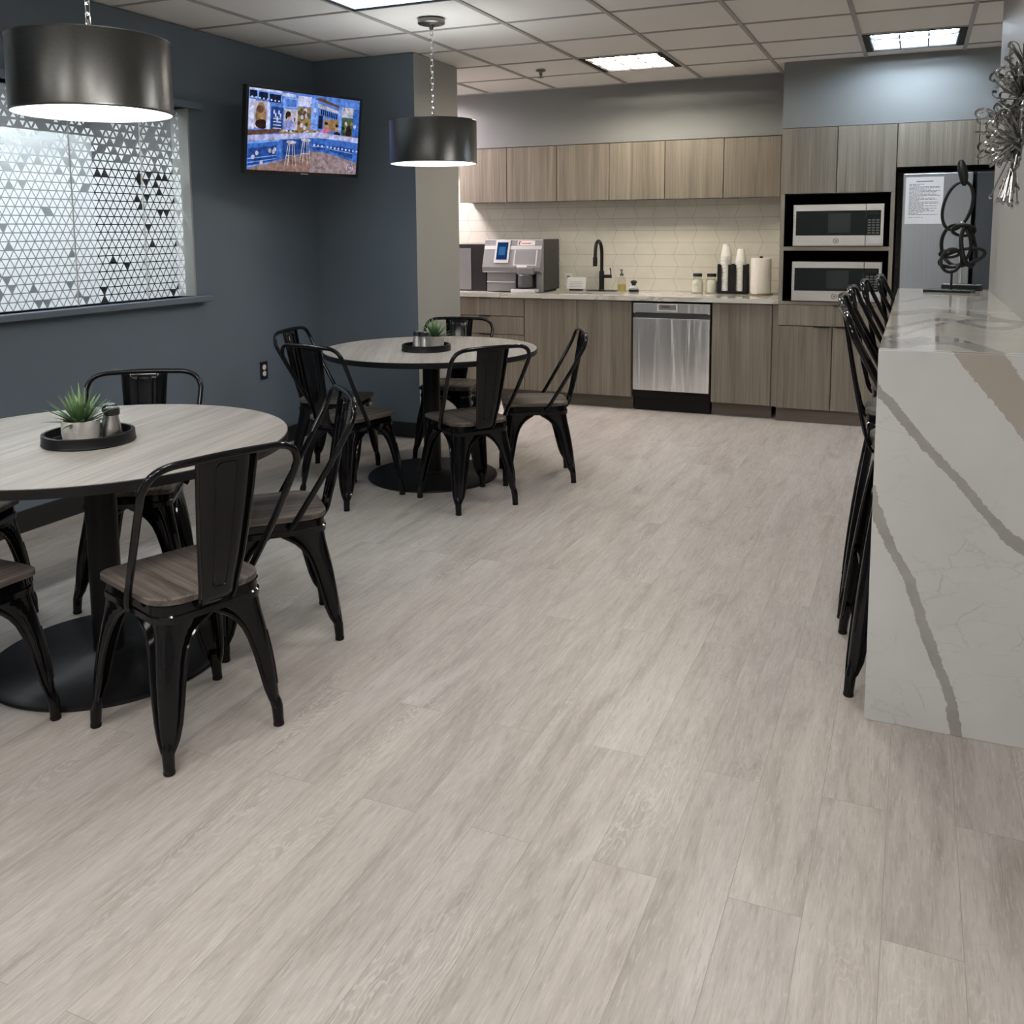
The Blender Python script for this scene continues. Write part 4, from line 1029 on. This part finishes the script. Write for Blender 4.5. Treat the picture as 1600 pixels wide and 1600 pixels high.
slab('silver_band', 'silver_light', mx0-.016, mx1-.004, 1.262, 1.292, .0003, .004)
slab('top_trim', 'silver_light', mx0-.012, mx1-.002, 1.337, 1.3445, .0003, .003)
slab('screen_frame', 'silver_light', -3.258, -3.125, 1.150, 1.340, .0042, .010)
slab('touch_screen', emit('machine_screen', (.012, .05, .16), .6), -3.240, -3.143, 1.178, 1.322, .0102, .012)
slab('screen_glow', emit('machine_screen_glow', (.05, .19, .45), .55), -3.222, -3.163, 1.215, 1.285, .0121, .0126, 0)
slab('door_frame', 'silver_light', -3.082, -2.872, 1.128, 1.258, .0003, .004)
slab('door_panel', 'silver_paint', -3.070, -2.886, 1.140, 1.256, .0041, .006)
slab('label', 'white_plastic', -3.062, -2.906, 1.296, 1.334, .0003, .0025, 0)
slab('label_figure', 'ink', -3.052, -3.040, 1.300, 1.326, .0026, .0032, 0)
slab('label_lines', 'ink_red', -3.026, -2.940, 1.309, 1.317, .0026, .0032, 0)
slab('label_head', 'ink_red', -3.050, -3.028, 1.321, 1.330, .0026, .0032, 0)
slab('button_label', 'white_plastic', -3.045, -2.955, 1.116, 1.132, .0042, .007, 0)
MB().box(-3.045, -2.895, 7.135, 7.20, 1.055, 1.1145).build('dispenser_head', 'silver_paint', cmch, bevel=.008)
MB().lathe([(.062, .952), (.062, 1.05), (.058, 1.0545)], -2.975, 7.165, 36).build('drip_cylinder', 'grey_dark', cmch, 40)
MB().box(-3.085, -2.865, 7.095, 7.195, Z, .938).build('drip_tray', 'silver_light', cmch, bevel=.010)
MB().box(-3.06, -2.89, 7.10, 7.185, .9385, .941).build('drip_grate', 'grey_dark', cmch)
wo = thing('backsplash_outlet', 'white outlet plate low on the backsplash right of the coffee machine', 'outlet', (-2.795, YB-.0005, .985))
MB().box(-.035, .035, -.006, 0, -.057, .057).build('plate', 'white_plastic', wo, bevel=.002)
for q in (-1, 1): MB().box(-.013, .013, -.0085, -.0062, q*.022-.013, q*.022+.013).build('socket', 'grey_dark', wo, bevel=.002)
sg = thing('sign_holder', 'small white notice card in a black stand left of the faucet', 'sign', (-2.665, 7.55, Z))
MB().box(-.055, .055, -.028, .028, 0, .014).build('stand', 'black_plastic', sg, bevel=.002)
MB().loft([[(x, -.010, .0142), (x, -.0085, .0142), (x, .018, .112), (x, .0165, .112)] for x in (-.085, .085)]).build('card', 'paper', sg)
tl = MB()
for q in range(5): tl.loft([[(x, -.0103+.0282*(.030+.015*q-.0142)/.0978-.0008, .030+.015*q), (x, -.0103+.0282*(.033+.015*q-.0142)/.0978-.0008, .033+.015*q), (x, -.0103+.0282*(.033+.015*q-.0142)/.0978-.0003, .033+.015*q), (x, -.0103+.0282*(.030+.015*q-.0142)/.0978-.0003, .030+.015*q)] for x in (-.06, .06-.012*(q % 2))])
tl.build('printed_lines', 'ink', sg)
fa = thing('kitchen_faucet', 'matte black gooseneck kitchen faucet behind the sink', 'faucet', (-2.435, 7.545, Z))
MB().box(-.13, .13, -.03, .03, 0, .006).build('deck_plate', 'black_satin', fa, bevel=.002)
MB().lathe([(.028, .006), (.026, .012), (.022, .014), (.022, .165), (.019, .170)], n=28).build('body', 'black_satin', fa, 40)
gp = [(0, 0, .17), (0, 0, .30), (0, -.006, .345), (0, -.028, .392), (0, -.070, .418), (0, -.115, .418), (0, -.155, .392), (0, -.172, .345), (0, -.176, .30), (0, -.178, .235)]
MB().tube(smooth_path(gp, 5), .0145, 14).build('gooseneck', 'black_satin', fa, 60)
MB().lathe([(.0175, .215), (.019, .225), (.019, .285), (.0165, .292)], 0, -.178, 20).build('spray_head', 'black_satin', fa, 40)
MB().tube([(.018, 0, .125), (.085, 0, .125)], .0145, 14).tube([(.078, 0, .130), (.080, 0, .165), (.072, 0, .195)], .005, 8).build('handle', 'black_satin', fa, 60)
so = thing('soap_bottle', 'clear glass pump bottle half full of amber soap', 'soap bottle', (-2.255, 7.53, Z))
MB().lathe([(.033, .0), (.036, .004), (.036, .095), (.030, .112), (.015, .124), (.0135, .132)], n=28, cap1=False).build('bottle', 'bottle_glass', so, 40)
MB().lathe([(.0325, .004), (.0335, .008), (.0335, .060)], n=28).build('liquid', 'amber', so, 40)
MB().lathe([(.0155, .1325), (.0155, .150), (.006, .152), (.006, .176), (.009, .177), (.009, .186)], n=20).tube([(0, 0, .182), (0, -.038, .180)], .005, 8).build('pump', 'grey_dark', so, 40)
bu = thing('dish_brush', 'short round dish brush with black knob beside the soap bottle', 'brush', (-2.150, 7.53, Z))
MB().lathe([(.040, 0), (.043, .004), (.043, .018), (.040, .020)], n=28).build('dish', 'black_plastic', bu, 40)
MB().lathe([(.036, .0202), (.038, .034), (.026, .048), (.020, .052)], n=28).build('bristle_head', 'rub_grey', bu, 40)
MB().lathe([(.018, .0522), (.017, .066), (.026, .072), (.028, .084), (.020, .094), (.005, .097)], n=28).build('knob', 'black_plastic', bu, 40)
for x, lab in ((-1.622, 'left of two glass jars of white powder with black lids'), (-1.508, 'right of two glass jars of white powder, next to the cup holder')):
    t = thing('storage_jar', lab, 'jar', (x, 7.55, Z), 0, 'powder jars on the counter')
    MB().lathe([(.040, .0), (.046, .005), (.046, .092), (.042, .108), (.034, .122), (.033, .132)], n=32, cap1=False).build('glass', 'bottle_glass', t, 40)
    MB().lathe([(.040, .004), (.0435, .008), (.0435, .088), (.036, .104), (.012, .112)], n=32).build('contents', 'jar_fill', t, 40)
    MB().lathe([(.036, .1325), (.037, .134), (.037, .156), (.035, .158)], n=32).build('lid', 'black_plastic', t, 40)
    MB().tube([(.020*math.cos(2*PI*q/20), -.0462, .055+.020*math.sin(2*PI*q/20)) for q in range(20)], .0014, 5, True).build('embossed_mark', 'silver_light', t, 60)
# cup holder with two slots and two stacks of nested paper cups
hx, hy, hw, hd, hh = -1.335, 7.545, .232, .115, .235
ch_ = thing('cup_holder', 'black open-front cup holder with two slots beside the paper towels', 'cup holder', (hx, hy, Z))
hb = MB(); a = hw/2; dp = hd/2; w1 = .020
hb.box(-a, a, -dp, dp, 0, .012); hb.box(-a, a, dp-.005, dp, .012, hh); hb.box(-a, -a+.005, -dp, dp-.005, .012, hh); hb.box(a-.005, a, -dp, dp-.005, .012, hh); hb.box(-.0025, .0025, -dp+.005, dp-.005, .012, hh)
sl_ = .027
for s_ in (-1, 1):
    c = s_*a/2
    pass
hb.box(-a+.005, -a/2-sl_, -dp, -dp+.005, .012, hh-.004); hb.box(-a/2+sl_, a/2-sl_, -dp, -dp+.005, .012, hh-.004); hb.box(a/2+sl_, a-.005, -dp, -dp+.005, .012, hh-.004)
hb.box(-a/2-sl_, -a/2+sl_, -dp, -dp+.005, .012, .022); hb.box(a/2-sl_, a/2+sl_, -dp, -dp+.005, .012, .022)
hb.build('frame', 'black_matte', ch_)
cup0 = None
for s_, n_, side_ in ((-1, 24, 'left'), (1, 21, 'right')):
    for q in range(n_):
        if cup0 is None:
            cup0 = MB().lathe([(.0425, 0), (.0445, .0015), (.0445, .0045), (.0420, .006), (.0255, .098), (.024, .100), (.0230, .098), (.0405, .002)], n=28, cap0=False, cap1=False).build('paper_cup', 'cup', None, 35)
            cup0.data.polygons.foreach_set('use_smooth', [True]*len(cup0.data.polygons))
            b2 = MB().lathe([(.0236, .0935), (.0236, .0945)], n=24).build('cup_bottom', 'cup', cup0, 35)
            c_ = cup0
        else: c_ = copy_tree(cup0)
        c_.location = (hx+s_*a/2, hy-.004, Z+.0125+q*.0122)
        lab = 'topmost white paper cup of the %s upturned stack in the cup holder' % side_ if q == n_-1 else 'white paper cup nested inside the %s upturned stack in the cup holder' % side_
        tag(c_, lab, 'cup', 'paper cups in the %s stack' % side_)
pt = thing('paper_towel_roll', 'white paper towel roll on an upright stand at the right end of the counter', 'paper towel', (-1.108, 7.47, Z))
MB().lathe([(.092, 0), (.094, .003), (.092, .009), (.06, .012)], n=44).build('stand_base', 'tan_wood', pt, 40)
MB().lathe([(.022, .013), (.076, .0125), (.078, .016), (.078, .284), (.076, .287), (.022, .287)], n=52).build('roll', 'tissue', pt, 35)
MB().lathe([(.014, .2872), (.014, .292), (.012, .300), (.004, .303)], n=20).build('knob', 'black_plastic', pt, 40)
MB().loft([[(.0785*math.cos(t_), .0785*math.sin(t_), z) for t_ in (-2.6, -2.3, -2.0, -1.8)]+[(.0775*math.cos(t_), .0775*math.sin(t_), z) for t_ in (-1.8, -2.0, -2.3, -2.6)] for z in (.010, .284)]).build('loose_sheet', 'tissue', pt, 40)
